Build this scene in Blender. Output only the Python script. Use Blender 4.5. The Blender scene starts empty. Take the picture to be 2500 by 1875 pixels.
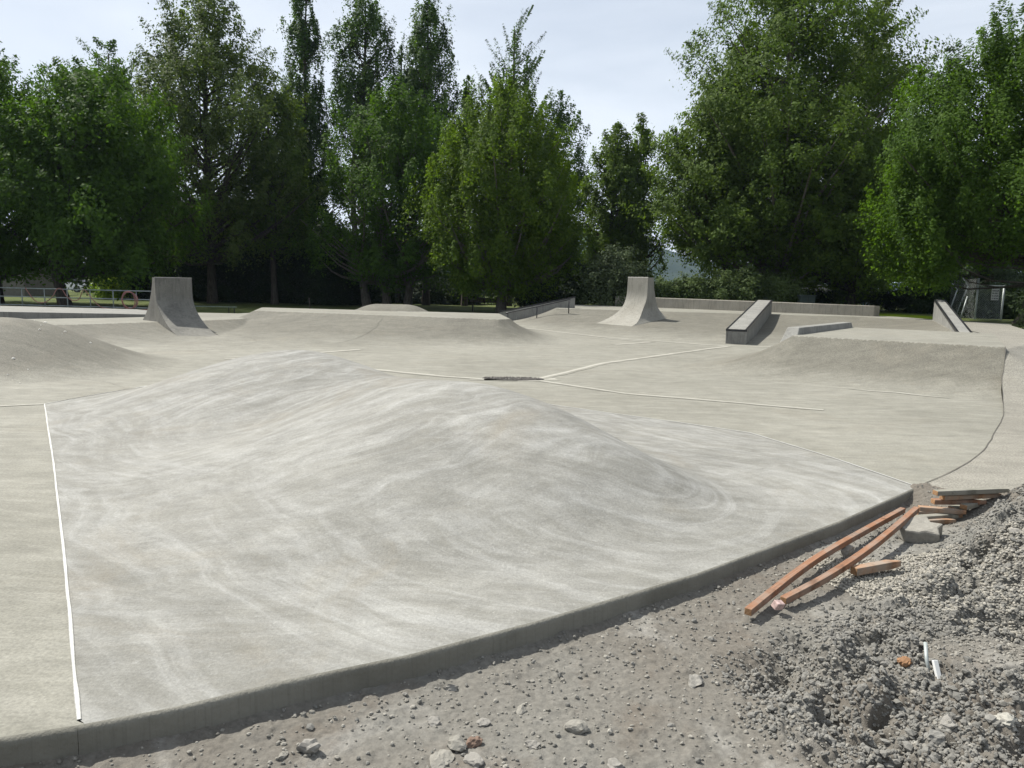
import bpy, bmesh, math, random
import numpy as np
from mathutils import Vector, Matrix
R=math.radians
SC=bpy.context.scene; COL=SC.collection
# ------------------------------------------------------------------ camera
EYE=1.7; PITCH=R(7.4); ROLL=R(1.3); FPX=1878.0
fv=np.array([0,math.cos(PITCH),-math.sin(PITCH)]); r0=np.array([1.,0,0]); u0=np.cross(r0,fv)
rv=math.cos(ROLL)*r0+math.sin(ROLL)*u0; uv=-math.sin(ROLL)*r0+math.cos(ROLL)*u0
cam_d=bpy.data.cameras.new('camera'); cam=bpy.data.objects.new('camera',cam_d); COL.objects.link(cam)
cam_d.sensor_width=36; cam_d.lens=FPX/2500*36; cam_d.clip_start=.05; cam_d.clip_end=6000
M3=Matrix(((rv[0],uv[0],-fv[0]),(rv[1],uv[1],-fv[1]),(rv[2],uv[2],-fv[2])))
cam.matrix_world=Matrix.Translation((0,0,EYE))@M3.to_4x4(); SC.camera=cam
# ------------------------------------------------------------------ sky + sun
SUN_EL=R(54); SUN_A=R(33)                      # sun stands left of the view and slightly beyond
sdir=Vector((-math.cos(SUN_A)*math.cos(SUN_EL),math.sin(SUN_A)*math.cos(SUN_EL),math.sin(SUN_EL)))
W=bpy.data.worlds.new('World'); SC.world=W; W.use_nodes=True
nt=W.node_tree; nt.nodes.clear(); N=nt.nodes.new; L=nt.links.new
wo=N('ShaderNodeOutputWorld'); bg=N('ShaderNodeBackground'); sky=N('ShaderNodeTexSky')
sky.sky_type='NISHITA'; sky.sun_disc=False; sky.sun_elevation=SUN_EL
sky.sun_rotation=math.atan2(sdir.x,sdir.y); sky.air_density=1.0; sky.dust_density=2.0; sky.ozone_density=1.2
tc=N('ShaderNodeTexCoord'); mp=N('ShaderNodeMapping'); mp.inputs['Scale'].default_value=(1.0,1.0,3.6)
mp.inputs['Rotation'].default_value=(.25,.1,.4)
n1=N('ShaderNodeTexNoise'); n1.inputs['Scale'].default_value=1.7; n1.inputs['Detail'].default_value=8; n1.inputs['Roughness'].default_value=.52; n1.inputs['Distortion'].default_value=.5
cr=N('ShaderNodeValToRGB'); cr.color_ramp.elements[0].position=.34; cr.color_ramp.elements[1].position=.70
cr.color_ramp.elements[0].color=(.48,.48,.48,1); cr.color_ramp.elements[1].color=(.92,.92,.92,1)
mx=N('ShaderNodeMix'); mx.data_type='RGBA'; mx.inputs['B'].default_value=(9.3,9.95,10.8,1)
L(tc.outputs['Generated'],mp.inputs['Vector']); L(mp.outputs['Vector'],n1.inputs['Vector']); L(n1.outputs['Fac'],cr.inputs['Fac'])
L(cr.outputs['Color'],mx.inputs['Factor']); L(sky.outputs['Color'],mx.inputs['A']); L(mx.outputs['Result'],bg.inputs['Color'])
bg.inputs['Strength'].default_value=.064; L(bg.outputs['Background'],wo.inputs['Surface'])
sl=bpy.data.lights.new('sun','SUN'); sl.energy=5.0; sl.angle=R(.55); sl.color=(1,.962,.89)
so=bpy.data.objects.new('sun',sl); COL.objects.link(so); so.rotation_euler=(-sdir).to_track_quat('-Z','Y').to_euler()
SC.view_settings.view_transform='Standard'; SC.view_settings.look='None'; SC.view_settings.exposure=.67; SC.view_settings.gamma=1
# ------------------------------------------------------------------ helpers
rng=np.random.default_rng(7); random.seed(7)
def tag(o,label=None,cat=None,group=None,kind=None):
    if label:o['label']=label
    if cat:o['category']=cat
    if group:o['group']=group
    if kind:o['kind']=kind
    return o
def empty(name,loc=(0,0,0),rz=0):
    o=bpy.data.objects.new(name,None); COL.objects.link(o); o.location=loc; o.rotation_euler=(0,0,rz); o.empty_display_size=.2; return o
def mesh_np(name,V,Fq,mat,parent=None,smooth=True,normals=None):
    """V (n,3); Fq (m,k) faces all of k corners"""
    V=np.asarray(V,np.float32); Fq=np.asarray(Fq,np.int32); k=Fq.shape[1]
    me=bpy.data.meshes.new(name); me.vertices.add(len(V)); me.vertices.foreach_set('co',V.ravel())
    me.loops.add(Fq.size); me.loops.foreach_set('vertex_index',Fq.ravel())
    me.polygons.add(len(Fq)); me.polygons.foreach_set('loop_start',np.arange(0,Fq.size,k,dtype=np.int32)); me.polygons.foreach_set('loop_total',np.full(len(Fq),k,np.int32))
    me.update(calc_edges=True); me.polygons.foreach_set('use_smooth',np.full(len(Fq),smooth))
    if normals is not None: me.normals_split_custom_set_from_vertices(normals.tolist())
    me.materials.append(mat); o=bpy.data.objects.new(name,me); COL.objects.link(o)
    if parent:o.parent=parent
    return o
class MB:
    def __init__(s): s.v=[];s.f=[]
    def add(s,v,f):
        b=len(s.v); s.v+= [tuple(p) for p in v]; s.f+=[tuple(b+i for i in q) for q in f]; return s
    def hexa(s,p): return s.add(p,[(0,3,2,1),(4,5,6,7),(0,1,5,4),(1,2,6,5),(2,3,7,6),(3,0,4,7)])  # bottom 4, top 4
    def box(s,x0,x1,y0,y1,z0,z1): return s.hexa([(x0,y0,z0),(x1,y0,z0),(x1,y1,z0),(x0,y1,z0),(x0,y0,z1),(x1,y0,z1),(x1,y1,z1),(x0,y1,z1)])
    def tube(s,pts,r,n=8):
        pts=[Vector(p) for p in pts]; rr=r if isinstance(r,(list,tuple)) else [r]*len(pts); b=len(s.v); m=len(pts)
        for i,p in enumerate(pts):
            d=(pts[min(i+1,m-1)]-pts[max(i-1,0)]).normalized(); a=d.orthogonal() if i==0 else (a-d*a.dot(d)); a.normalize(); c=d.cross(a)
            for k in range(n): t=2*math.pi*k/n; s.v.append(tuple(p+(a*math.cos(t)+c*math.sin(t))*rr[i]))
        for i in range(m-1):
            for k in range(n): s.f.append((b+i*n+k,b+i*n+(k+1)%n,b+(i+1)*n+(k+1)%n,b+(i+1)*n+k))
        s.f.append(tuple(b+k for k in reversed(range(n)))); s.f.append(tuple(b+(m-1)*n+k for k in range(n))); return s
    def build(s,name,mat,parent=None,smooth=False,bevel=0):
        me=bpy.data.meshes.new(name); me.from_pydata(s.v,[],s.f); me.update()
        if smooth: me.polygons.foreach_set('use_smooth',[True]*len(me.polygons))
        me.materials.append(mat); o=bpy.data.objects.new(name,me); COL.objects.link(o)
        if parent:o.parent=parent
        if bevel: b=o.modifiers.new('b','BEVEL'); b.width=bevel; b.segments=2; b.limit_method='ANGLE'
        return o
# noise
def _h(ix,iy,s=0):
    n=(ix.astype(np.int64)*374761393+iy.astype(np.int64)*668265263+s*1442695041)&0xffffffff
    n=((n^(n>>13))*1274126177)&0xffffffff; n=(n^(n>>16)); n=(n*2246822519)&0xffffffff; return ((n^(n>>15))&0xffffff)/float(0xffffff)
def vnoise(X,Y,s=0):
    ix=np.floor(X);iy=np.floor(Y);fx=X-ix;fy=Y-iy;fx=fx*fx*(3-2*fx);fy=fy*fy*(3-2*fy)
    a=_h(ix,iy,s);b=_h(ix+1,iy,s);c=_h(ix,iy+1,s);d=_h(ix+1,iy+1,s)
    return a+(b-a)*fx+(c-a)*fy+(a-b-c+d)*fx*fy
def fbm(X,Y,o=5,s=0,g=.5):
    t=0;A=1;n=0
    for k in range(o): t=t+A*(vnoise(X*2**k+17*k,Y*2**k-9*k,s+k)-.5);n+=A;A*=g
    return t/n*2
def clods(X,Y,size,s=0,fill=.8):
    """overlapping rounded lumps; returns height"""
    u=X/size;v=Y/size;ix=np.floor(u);iy=np.floor(v);H=np.zeros(X.shape)
    for dx in (-1,0,1):
        for dy in (-1,0,1):
            cx=ix+dx;cy=iy+dy;px=cx+_h(cx,cy,s);py=cy+_h(cx,cy,s+1);r=(.3+.62*_h(cx,cy,s+2)**1.5)*(_h(cx,cy,s+3)<fill)
            a=_h(cx,cy,s+4)*3.14;ux=(u-px);uy=(v-py);ca=np.cos(a);sa=np.sin(a);e1=ux*ca+uy*sa;e2=(-ux*sa+uy*ca)*(1+.6*_h(cx,cy,s+5))
            q=r*r-e1*e1-e2*e2
            H=np.maximum(H,np.sqrt(np.maximum(q,0))*size*.95)
    return H
def sstep(t): t=np.clip(t,0,1); return t*t*(3-2*t)
def seg_dist(X,Y,poly,closed=False):
    p=np.array(poly,float); q=np.roll(p,-1,0) if closed else p[1:]
    if not closed: p=p[:-1]
    best=np.full(X.shape,1e9)
    for a,b in zip(p,q):
        dx,dy=b-a; L=dx*dx+dy*dy+1e-12
        t=np.clip(((X-a[0])*dx+(Y-a[1])*dy)/L,0,1)
        best=np.minimum(best,np.hypot(X-a[0]-t*dx,Y-a[1]-t*dy))
    return best
def inside(X,Y,poly):
    c=np.zeros(X.shape,bool); n=len(poly)
    for i in range(n):
        x0,y0=poly[i];x1,y1=poly[(i+1)%n]
        if y0==y1: continue
        k=((y0>Y)!=(y1>Y))&(X<(x1-x0)*(Y-y0)/(y1-y0)+x0)
        c^=k
    return c
def bank(X,Y,lip,foot_in,z,e,floor_poly=False):
    """z on the deck polygon `lip`; 0 outside foot polygon (or inside it when floor_poly)"""
    dl=np.where(inside(X,Y,lip),0,seg_dist(X,Y,lip,True))
    fi=inside(X,Y,foot_in); 
    zero=fi if floor_poly else ~fi
    df=np.where(zero,0,seg_dist(X,Y,foot_in,True))
    t=df/(df+dl+1e-9)
    t=np.where(dl<=0,1,t)
    return z*t**e
def crest(X,Y,pts,n=14):
    P=np.array(pts,float); h=np.zeros(X.shape)
    for a,b in zip(P[:-1],P[1:]):
        for k in range(n+1):
            c=a+(b-a)*k/n
            t=np.clip(np.hypot(X-c[0],Y-c[1])/c[3],0,1)
            h=np.maximum(h,c[2]*(0.5+0.5*np.cos(np.pi*t)))
    return h
def smax(a,b,k=.08):
    m=np.maximum(a,b); k=k*np.clip(m/k,1e-4,1); return m+np.maximum(k-np.abs(a-b),0)**2/(4*k)
def cmr(pts,n=6):
    p=[np.array(q,float) for q in pts]; out=[]
    for i in range(len(p)-1):
        a=p[max(i-1,0)];b=p[i];c=p[i+1];d=p[min(i+2,len(p)-1)]
        for k in range(n):
            t=k/n; out.append(tuple(.5*(2*b+(c-a)*t+(2*a-5*b+4*c-d)*t*t+(3*b-a-3*c+d)*t**3)))
    return out+[tuple(p[-1])]
KERB=[(-20,-4.2),(-8,.35),(-1.86,2.64),(-1.62,2.73),(-1.33,2.86),(-0.93,3.10),(-0.44,3.35),(0.13,3.72),(1.13,4.44),(2.45,5.56),(3.58,6.63)]
SLAB_BACK=[(3.62,6.66),(3.32,7.75),(2.86,9.06),(2.05,9.74),(1.23,10.34),(0.30,11.12),(-4.9,15.0),(-6.13,9.96),(-4.14,6.81),(-2.70,4.50),(-1.85,3.13),(-1.62,2.73)]
SLAB=KERB[4:]+SLAB_BACK
HUMP=[(-3.4,11.0,.56,1.6,2.9),(-2.8,10.4,.74,1.8,3.6),(-2.2,9.8,.68,1.65,3.2),(-1.5,9.1,.56,1.5,2.6),(-.9,8.5,.61,1.5,3.1),(-.3,7.85,.67,1.55,3.7),(.2,7.2,.60,1.5,3.7),(.6,6.65,.45,1.35,3.0),(1.0,6.15,.24,1.2,2.1)]
def hump(X,Y,n=16):
    P=np.array(HUMP); h=np.zeros(X.shape)
    for a,b in zip(P[:-1],P[1:]):
        for k in range(n+1):
            c=a+(b-a)*k/n; dx=X-c[0];dy=Y-c[1];d=np.hypot(dx,dy)+1e-6
            q=.5+.5*(dx*-.8+dy*-.6)/d; w=c[3]*.88+(c[4]-c[3]*.88)*q**2.7
            t=np.clip(d/w,0,1); h=np.maximum(h,c[2]*(.5+.5*np.cos(np.pi*t)))
    return h
def slab_h(X,Y):
    ed=seg_dist(X,Y,KERB); t=np.clip(ed/1.4,0,1)
    g=sum(hump(X+a,Y+b) for a,b in ((0,0),(.32,0),(-.32,0),(0,.32),(0,-.32),(.23,.23),(-.23,.23),(.23,-.23),(-.23,-.23)))/9*1.06
    return g*t*t*(3-2*t)
RSEAM=cmr([(3.62,6.66),(4.3,7.3),(5.15,8.25),(6.1,9.55),(6.95,10.75),(7.8,12.1),(8.45,13.2),(9.15,14.3),(11.8,18.9)])
PAVE=RSEAM+[(13.0,22.6),(16.6,28.9),(17.4,27.0),(16.4,25.4),(12.9,18.4),(15,16),(17,12),(14,7),(9,5.0),(4.5,5.7)]
PARK=KERB+RSEAM[0:]+[(13.0,22.6),(16.6,28.9),(16.2,32.6),(12.3,35.9),(5.6,40.9),(1.2,40.4),(-1.0,36.3),(-1.2,31.5),(-9,31.5),(-10,28),(-17,27.5),(-17.9,22),(-17.9,-3)]
INNER=[(-25,-8),(-16.5,-1),(-8,1.2),(-1.6,3.5),(3,7),(8,13),(12,20),(16,28.5),(15.6,31.8),(5.4,40.2),(1.7,39.8),(-.4,35.8),(-.6,31),(-9,30.8),(-10.5,27),(-16.5,26.8),(-17.4,22),(-30,5)]+[(-30,-30),(30,-30),(30,4),(16,10),(16.6,12),(15,15),(12.6,18.2),(15,24),(12,21),(8,14.5),(4.5,8.2),(9,5.6),(10,4),(0,-8)][:0]
MOUND_AREA=[(-13,11),(-7.4,11.5),(-7.4,15),(-13,15)]
MID_LIP=[(-8.5,25.3),(-4.0,24.0),(-.45,22.9),(-.1,23.6),(-.5,27.5),(-9.2,28.2)]
MID_FOOT=[(-8.0,15.9),(-6.2,17.8),(-4.4,19.2),(-2.4,20.3),(0.3,20.9),(1.5,21.9),(1.7,25),(1.2,29.5),(-9.5,31),(-11.5,26.5),(-10.5,20),(-9.0,16.8)]
RQ_LIP=[(5.95,16.4),(9.1,14.2),(9.6,14.1),(12.3,18.9),(11.5,19.5),(8.95,20.9)]
RQ_FOOT=[(3.3,16.6),(4.2,14.6),(7.9,12.0),(9.5,10.9),(14,14),(14,22),(8.6,23),(5.0,20.2)]
B_LIP=[(1.9,33.6),(4.5,33.3),(6.5,32.6),(10.9,31.8),(14.3,31.5),(15.6,28.6),(13.4,24.0),(12.0,20.8),(12.6,19),(40,19),(40,60),(1.6,60)]
B_FOOT=[(-1.3,38),(-.6,34.5),(0,31),(3,26),(6,23.2),(7.4,22.9),(9.9,22.4),(10.8,20.4),(10.6,17),(12,2),(-40,2),(-40,42),(-1.3,42)]
L_LIP=[(-30,17.5),(-16,18.6),(-12.8,19.2),(-11.3,19.6),(-10.1,21.6),(-9.2,23.0),(-8.6,24.2),(-8.4,31),(-30,31)]
L_FLOOR=[(-30,15.6),(-14,16.3),(-11,17.0),(-9.0,18.2),(-7.8,20.3),(-7.2,23),(-6.6,31),(40,31),(40,-20),(-60,-20),(-60,15.6)]
def f_mid(X,Y): return bank(X,Y,MID_LIP,MID_FOOT,.65,2.2)
def f_rq(X,Y): return bank(X,Y,RQ_LIP,RQ_FOOT,.75,2.3)
def f_back(X,Y):
    h=bank(X,Y,B_LIP,B_FOOT,.70,1.7,True); return np.where(X<-1.2,0,h)
def f_left(X,Y):
    h=bank(X,Y,L_LIP,L_FLOOR,.42,1.6,True); return np.where(X>-6.6,0,h)
def f_mound(X,Y): return crest(X,Y,[(-15,14.8,.88,3.5),(-9.5,14.2,.88,3.2)])
def f_dome(X,Y): return crest(X,Y,[(-4.9,28,.88,2.4),(-3.9,28,.88,2.3)])
FEATURES=[f_mid,f_rq,f_back,f_left,f_mound,f_dome]
P_LIP=[(9.1,14.25),(11.3,16.6),(30,36),(30,60),(10,60)]
P_FOOT=[(3,7),(7.9,11.4),(10,12.2),(30,14.2),(60,14),(60,70),(3,70)]
def pave_h(X,Y): return bank(X,Y,P_LIP,P_FOOT,.70,1.7)+.012*sstep((Y-10)/3)
# ------------------------------------------------------------------ materials
def newmat(name,rough=.9,spec=.2):
    m=bpy.data.materials.new(name); m.use_nodes=True; b=m.node_tree.nodes['Principled BSDF']; b.inputs['Roughness'].default_value=rough
    b.inputs['Specular IOR Level'].default_value=spec; return m,m.node_tree,b
class NT:
    def __init__(s,t): s.t=t
    def n(s,ty,**kw):
        o=s.t.nodes.new('ShaderNode'+ty)
        for k,v in kw.items():
            if hasattr(o,k): setattr(o,k,v)
            else: o.inputs[k.replace('_',' ')].default_value=v
        return o
    def l(s,a,b): s.t.links.new(a,b)
    def co(s): return s.n('TexCoord').outputs['Object']
    def noise(s,vec,scale,detail=5,rough=.55,dist=0):
        o=s.n('TexNoise',Scale=scale,Detail=detail,Roughness=rough,Distortion=dist); s.l(vec,o.inputs['Vector']); return o.outputs['Fac']
    def ramp(s,f,stops):
        o=s.n('ValToRGB'); e=o.color_ramp.elements
        while len(e)<len(stops): e.new(.5)
        for i,(p,c) in enumerate(stops):
            e[i].position=p; e[i].color=(*c,1) if isinstance(c,tuple) else (c,c,c,1)
        s.l(f,o.inputs['Fac']); return o.outputs['Color']
    def mix(s,f,a,b,bt='MIX'):
        o=s.n('Mix',data_type='RGBA',blend_type=bt)
        for v,i in ((f,'Factor'),(a,'A'),(b,'B')):
            if isinstance(v,(int,float)): o.inputs[i].default_value=v
            elif isinstance(v,tuple): o.inputs[i].default_value=(*v,1)
            else: s.l(v,o.inputs[i])
        return o.outputs['Result']
    def map(s,v,sc=(1,1,1),rot=(0,0,0)):
        o=s.n('Mapping'); o.inputs['Scale'].default_value=sc; o.inputs['Rotation'].default_value=rot; s.l(v,o.inputs['Vector']); return o.outputs['Vector']
    def warp(s,v,scale,amp):
        o=s.n('TexNoise',Scale=scale,Detail=2.0); s.l(v,o.inputs['Vector'])
        a=s.n('VectorMath',operation='SUBTRACT'); s.l(o.outputs['Color'],a.inputs[0]); a.inputs[1].default_value=(.5,.5,.5)
        b=s.n('VectorMath',operation='SCALE'); s.l(a.outputs[0],b.inputs[0]); b.inputs['Scale'].default_value=amp
        c=s.n('VectorMath',operation='ADD'); s.l(v,c.inputs[0]); s.l(b.outputs[0],c.inputs[1]); return c.outputs[0]
    def bump(s,hs,b,strength=.3,dist=.01):
        o=s.n('Bump',Strength=strength,Distance=dist); s.l(hs,o.inputs['Height']); s.l(o.outputs['Normal'],b.inputs['Normal'])
def concrete(name,base,dark,light,streak=.5,swirl=1.2,speck=.25,bump=.25,joint=False,rot=.35,aniso=7,patch=.35,flat=None,fleck=.35,stain=.3,flow=False):
    m,t,b=newmat(name,.82,.25); n=NT(t); co=n.co()
    if flat:                                        # sandier bank mix with slope shade painted in, fading to the floor's mix
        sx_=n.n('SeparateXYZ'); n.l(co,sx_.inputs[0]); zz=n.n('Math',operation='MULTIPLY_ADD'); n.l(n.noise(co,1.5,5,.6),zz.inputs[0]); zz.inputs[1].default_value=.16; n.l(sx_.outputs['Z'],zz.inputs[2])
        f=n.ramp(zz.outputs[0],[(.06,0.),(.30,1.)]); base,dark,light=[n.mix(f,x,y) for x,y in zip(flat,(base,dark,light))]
    big=n.noise(co,patch,4,.6,.4); c=n.mix(n.ramp(big,[(.32,0.),(.68,1.)]),dark,base)
    w=n.warp(co,.45,swirl); st=n.noise(n.map(w,(1,aniso,1.5),(0,0,rot)),1.1,12,.74,.3)
    c=n.mix(n.ramp(st,[(.42,0.),(.70,streak)]),c,light)
    st2=n.noise(n.map(n.warp(co,.7,swirl*.8),(1.3,aniso*1.3,2),(0,0,rot-.7)),1.0,12,.76)
    c=n.mix(n.ramp(st2,[(.30,streak*.75),(.52,0.)]),c,n.mix(1.,dark,(.66,.66,.66),'MULTIPLY'))
    st3=n.noise(n.map(n.warp(co,.33,swirl*1.7),(1,8,3),(0,0,rot+.5)),1.2,9,.68); c=n.mix(n.ramp(st3,[(.50,0.),(.72,fleck)]),c,light)
    c=n.mix(n.ramp(st3,[(.26,fleck),(.46,0.)]),c,n.mix(1.,dark,(.7,.7,.7),'MULTIPLY'))
    fl=n.noise(n.map(n.warp(co,.8,swirl),(1,4,2),(0,0,rot)),24,3,.6); c=n.mix(n.ramp(fl,[(.66,0.),(.76,fleck*1.3)]),c,n.mix(1.,light,(1.2,1.2,1.2),'MULTIPLY'))
    if flow:                                        # trowel passes: up and over the hump on top, concentric round its foot
        fa=n.n('Attribute',attribute_name='flow').outputs['Vector']; zz=n.n('SeparateXYZ'); n.l(co,zz.inputs[0]); up=n.ramp(zz.outputs['Z'],[(.04,0.),(.30,1.)])
        fw=n.warp(n.warp(fa,.45,1.5),1.6,.35); ra=n.noise(n.map(fw,(5.5,.7,1)),1.1,10,.66,.25); ri=n.noise(n.map(fw,(.55,4.5,1)),1.2,10,.66,.25); fr_=n.mix(up,ri,ra)
        c=n.mix(n.ramp(fr_,[(.49,0.),(.70,.6)]),c,light); c=n.mix(n.ramp(fr_,[(.28,.5),(.48,0.)]),c,n.mix(1.,dark,(.84,.82,.78),'MULTIPLY'))
        sc=n.noise(n.map(fw,(9,3,1)),6,5,.7); c=n.mix(n.ramp(sc,[(.60,0.),(.76,.4)]),c,n.mix(1.,light,(1.15,1.15,1.15),'MULTIPLY'))
    c=n.mix(n.ramp(n.noise(n.warp(co,.5,1.5),.75,8,.68,.6),[(.54,0.),(.70,stain)]),c,(.165,.148,.115))
    mott=n.noise(co,3.2,10,.78,.4); c=n.mix(.55,c,n.ramp(mott,[(.3,.35),(.7,.68)]),'OVERLAY')
    fine=n.noise(co,55,3,.7); c=n.mix(speck,c,n.ramp(fine,[(.3,.25),(.7,.75)]),'OVERLAY')
    if joint:
        at=n.n('Attribute',attribute_name='w').outputs['Fac']
        j=n.noise(n.map(co,(1,2.5,1)),9,7,.75); mm=n.n('Math',operation='MULTIPLY_ADD'); n.l(j,mm.inputs[0]); mm.inputs[1].default_value=1.3; mm.inputs[2].default_value=-.65
        ad=n.n('Math',operation='ADD'); n.l(at,ad.inputs[0]); n.l(mm.outputs[0],ad.inputs[1])
        c=n.mix(n.ramp(ad.outputs[0],[(.12,0.),(.5,.28),(.72,.5),(1.,.9)]),c,joint)
    n.l(c,b.inputs['Base Color'])
    h=n.mix(.5,n.noise(n.map(w,(1,3,1),(0,0,rot)),9,5,.6),n.noise(co,70,2,.6)); n.bump(h,b,bump,.012)
    return m
OLD=((.196,.190,.160),(.152,.147,.122),(.268,.262,.228))
NEW=((.200,.196,.175),(.148,.145,.129),(.305,.305,.290))
BANK=((.126,.120,.098),(.098,.093,.076),(.172,.165,.138))  # sandy concrete tone, darkened further to paint in the shade of the slopes
M_old=concrete('old_concrete',*OLD,streak=.42,swirl=.8,speck=.45,rot=-.15,aniso=5)
M_new=concrete('fresh_concrete',*NEW,streak=.4,swirl=2.2,speck=.3,bump=.6,fleck=.3,stain=.5,flow=True,rot=.9,aniso=5,patch=.5)
M_bank=concrete('sandy_shaded_bank_concrete',*BANK,streak=.3,swirl=.8,speck=.75,rot=-.15,aniso=4,bump=.35,flat=OLD)
M_joint_old=concrete('joint_filler_old',*OLD,streak=.42,swirl=.8,speck=.45,rot=-.15,aniso=5,joint=(.40,.385,.34))
M_joint_new=concrete('joint_filler_new',*NEW,streak=.6,swirl=2.2,speck=.2,rot=.9,aniso=5,patch=.5,joint=(.48,.48,.46))
M_pave=concrete('pebbled_pavement',(.205,.195,.165),(.165,.156,.132),(.26,.25,.22),streak=.15,swirl=.5,speck=.95,bump=.6,aniso=2)
def vert_concrete(name,base,dark,mark=True):
    m,t,b=newmat(name,.85,.2); n=NT(t); co=n.co(); c=n.mix(n.ramp(n.noise(co,1.6,6,.65),[(.3,0.),(.7,1.)]),dark,base)
    st=n.noise(n.map(co,(6,6,.7)),2.2,5,.6); c=n.mix(n.ramp(st,[(.5,0.),(.75,.55)]),c,tuple(x*.45 for x in dark))
    st=n.noise(n.map(co,(9,9,1.2)),1.7,5,.6); c=n.mix(n.ramp(st,[(.6,0.),(.8,.4)]),c,(.36,.35,.32))
    c=n.mix(.3,c,n.ramp(n.noise(co,40,3,.7),[(.3,.25),(.7,.75)]),'OVERLAY'); n.l(c,b.inputs['Base Color']); n.bump(n.noise(co,30,4,.6),b,.3,.01); return m
M_wall=vert_concrete('cast_wall_concrete',(.30,.28,.235),(.23,.213,.178))
M_cast=vert_concrete('grey_cast_concrete',(.235,.232,.212),(.155,.152,.14))
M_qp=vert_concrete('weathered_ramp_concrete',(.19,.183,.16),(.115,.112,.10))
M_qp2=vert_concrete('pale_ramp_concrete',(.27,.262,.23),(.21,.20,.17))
def kerb_mat():
    m,t,b=newmat('formed_edge_concrete',.85,.2); n=NT(t); co=n.co(); c=n.mix(n.ramp(n.noise(co,2.2,5,.6),[(.3,0.),(.7,1.)]),(.125,.12,.10),(.20,.193,.165))
    s=n.noise(n.map(co,(1,1,.02)),55,3,.6); c=n.mix(n.ramp(s,[(.56,0.),(.64,.2)]),c,(.09,.086,.073)); n.l(c,b.inputs['Base Color'])
    n.bump(n.mix(.5,s,n.noise(co,45,4,.6)),b,.5,.02); return m
M_kerb=kerb_mat()
def simple(name,col,rough=.6,var=.25,scale=8,metal=0,bump=0):
    m,t,b=newmat(name,rough,.4); n=NT(t); co=n.co(); c=n.mix(n.ramp(n.noise(co,scale,5,.6),[(.3,0.),(.7,1.)]),tuple(x*(1-var) for x in col),tuple(min(1,x*(1+var*.6)) for x in col))
    n.l(c,b.inputs['Base Color']); b.inputs['Metallic'].default_value=metal
    if bump: n.bump(n.noise(co,scale*4,4,.6),b,bump,.01)
    return m
M_steel=simple('black_steel',(.02,.02,.022),.35,.3); M_galv=simple('galvanised_pipe',(.34,.37,.36),.5,.25,5,.3)
M_hose=simple('faded_red_hose',(.42,.20,.17),.6,.3,3); M_rust=simple('rusty_steel',(.26,.10,.04),.8,.5,12)
def dirt_mat():
    m,t,b=newmat('dirt',.97,.08); n=NT(t); co=n.co()
    c=n.mix(n.ramp(n.noise(co,.55,5,.6,.5),[(.35,0.),(.65,1.)]),(.130,.117,.099),(.172,.168,.151))
    c=n.mix(n.ramp(n.noise(co,1.4,5,.6,.8),[(.54,0.),(.7,.7)]),c,(.27,.262,.24))
    c=n.mix(n.ramp(n.noise(co,2.1,5,.65),[(.3,.6),(.44,0.)]),c,(.12,.10,.08))
    c=n.mix(.55,c,n.ramp(n.noise(co,38,6,.75),[(.25,.18),(.75,.82)]),'OVERLAY')
    n.l(c,b.inputs['Base Color']); n.bump(n.mix(.5,n.noise(co,60,6,.75),n.noise(co,180,3,.7)),b,.75,.012); return m
M_dirt=dirt_mat()
def stone_mat(name,a,c2,spread=1):
    m,t,b=newmat(name,.9,.2); n=NT(t); co=n.co(); g=n.n('NewGeometry').outputs['Random Per Island']
    c=n.mix(n.ramp(g,[(0.,0.),(1.,1.)]),a,c2); c=n.mix(.45,c,n.ramp(n.noise(co,22,5,.7),[(.25,.25),(.75,.78)]),'OVERLAY'); n.l(c,b.inputs['Base Color'])
    n.bump(n.noise(co,40,5,.7),b,.6,.01); return m
M_gravel=stone_mat('gravel',(.14,.132,.115),(.27,.257,.225)); M_clod=stone_mat('soil_clod',(.135,.131,.118),(.19,.184,.167))
M_rock_pale=stone_mat('pale_rock',(.21,.20,.175),(.21,.20,.175)); M_rock_grey=stone_mat('grey_rock',(.21,.20,.18),(.21,.20,.18)); M_rock_white=stone_mat('white_rock',(.30,.29,.255),(.30,.29,.255)); M_rock_brown=stone_mat('brown_rock',(.15,.105,.08),(.15,.105,.08))
def wood(name,a,c2,grey=0.):
    m,t,b=newmat(name,.8,.15); n=NT(t); co=n.co(); w=n.noise(n.map(co,(1.2,30,30)),3,5,.6,.6); c=n.mix(n.ramp(w,[(.3,0.),(.72,1.)]),a,c2)
    c=n.mix(n.ramp(n.noise(co,5,5,.7),[(.56,0.),(.66,.6)]),c,tuple(x*.4 for x in a))
    if grey: c=n.mix(n.ramp(n.noise(co,7,4,.6),[(.42,0.),(.62,grey)]),c,(.22,.21,.185))
    n.l(c,b.inputs['Base Color']); n.bump(w,b,.3,.004); return m
M_wood_red=wood('red_stained_lumber',(.16,.082,.048),(.29,.155,.095),.4); M_wood_tan=wood('tan_lumber',(.24,.14,.085),(.38,.24,.15),.65); M_wood_grey=wood('weathered_lumber',(.15,.145,.12),(.25,.24,.20),.6)
M_wood_end=wood('cut_lumber_end',(.22,.12,.06),(.36,.22,.12))
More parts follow.
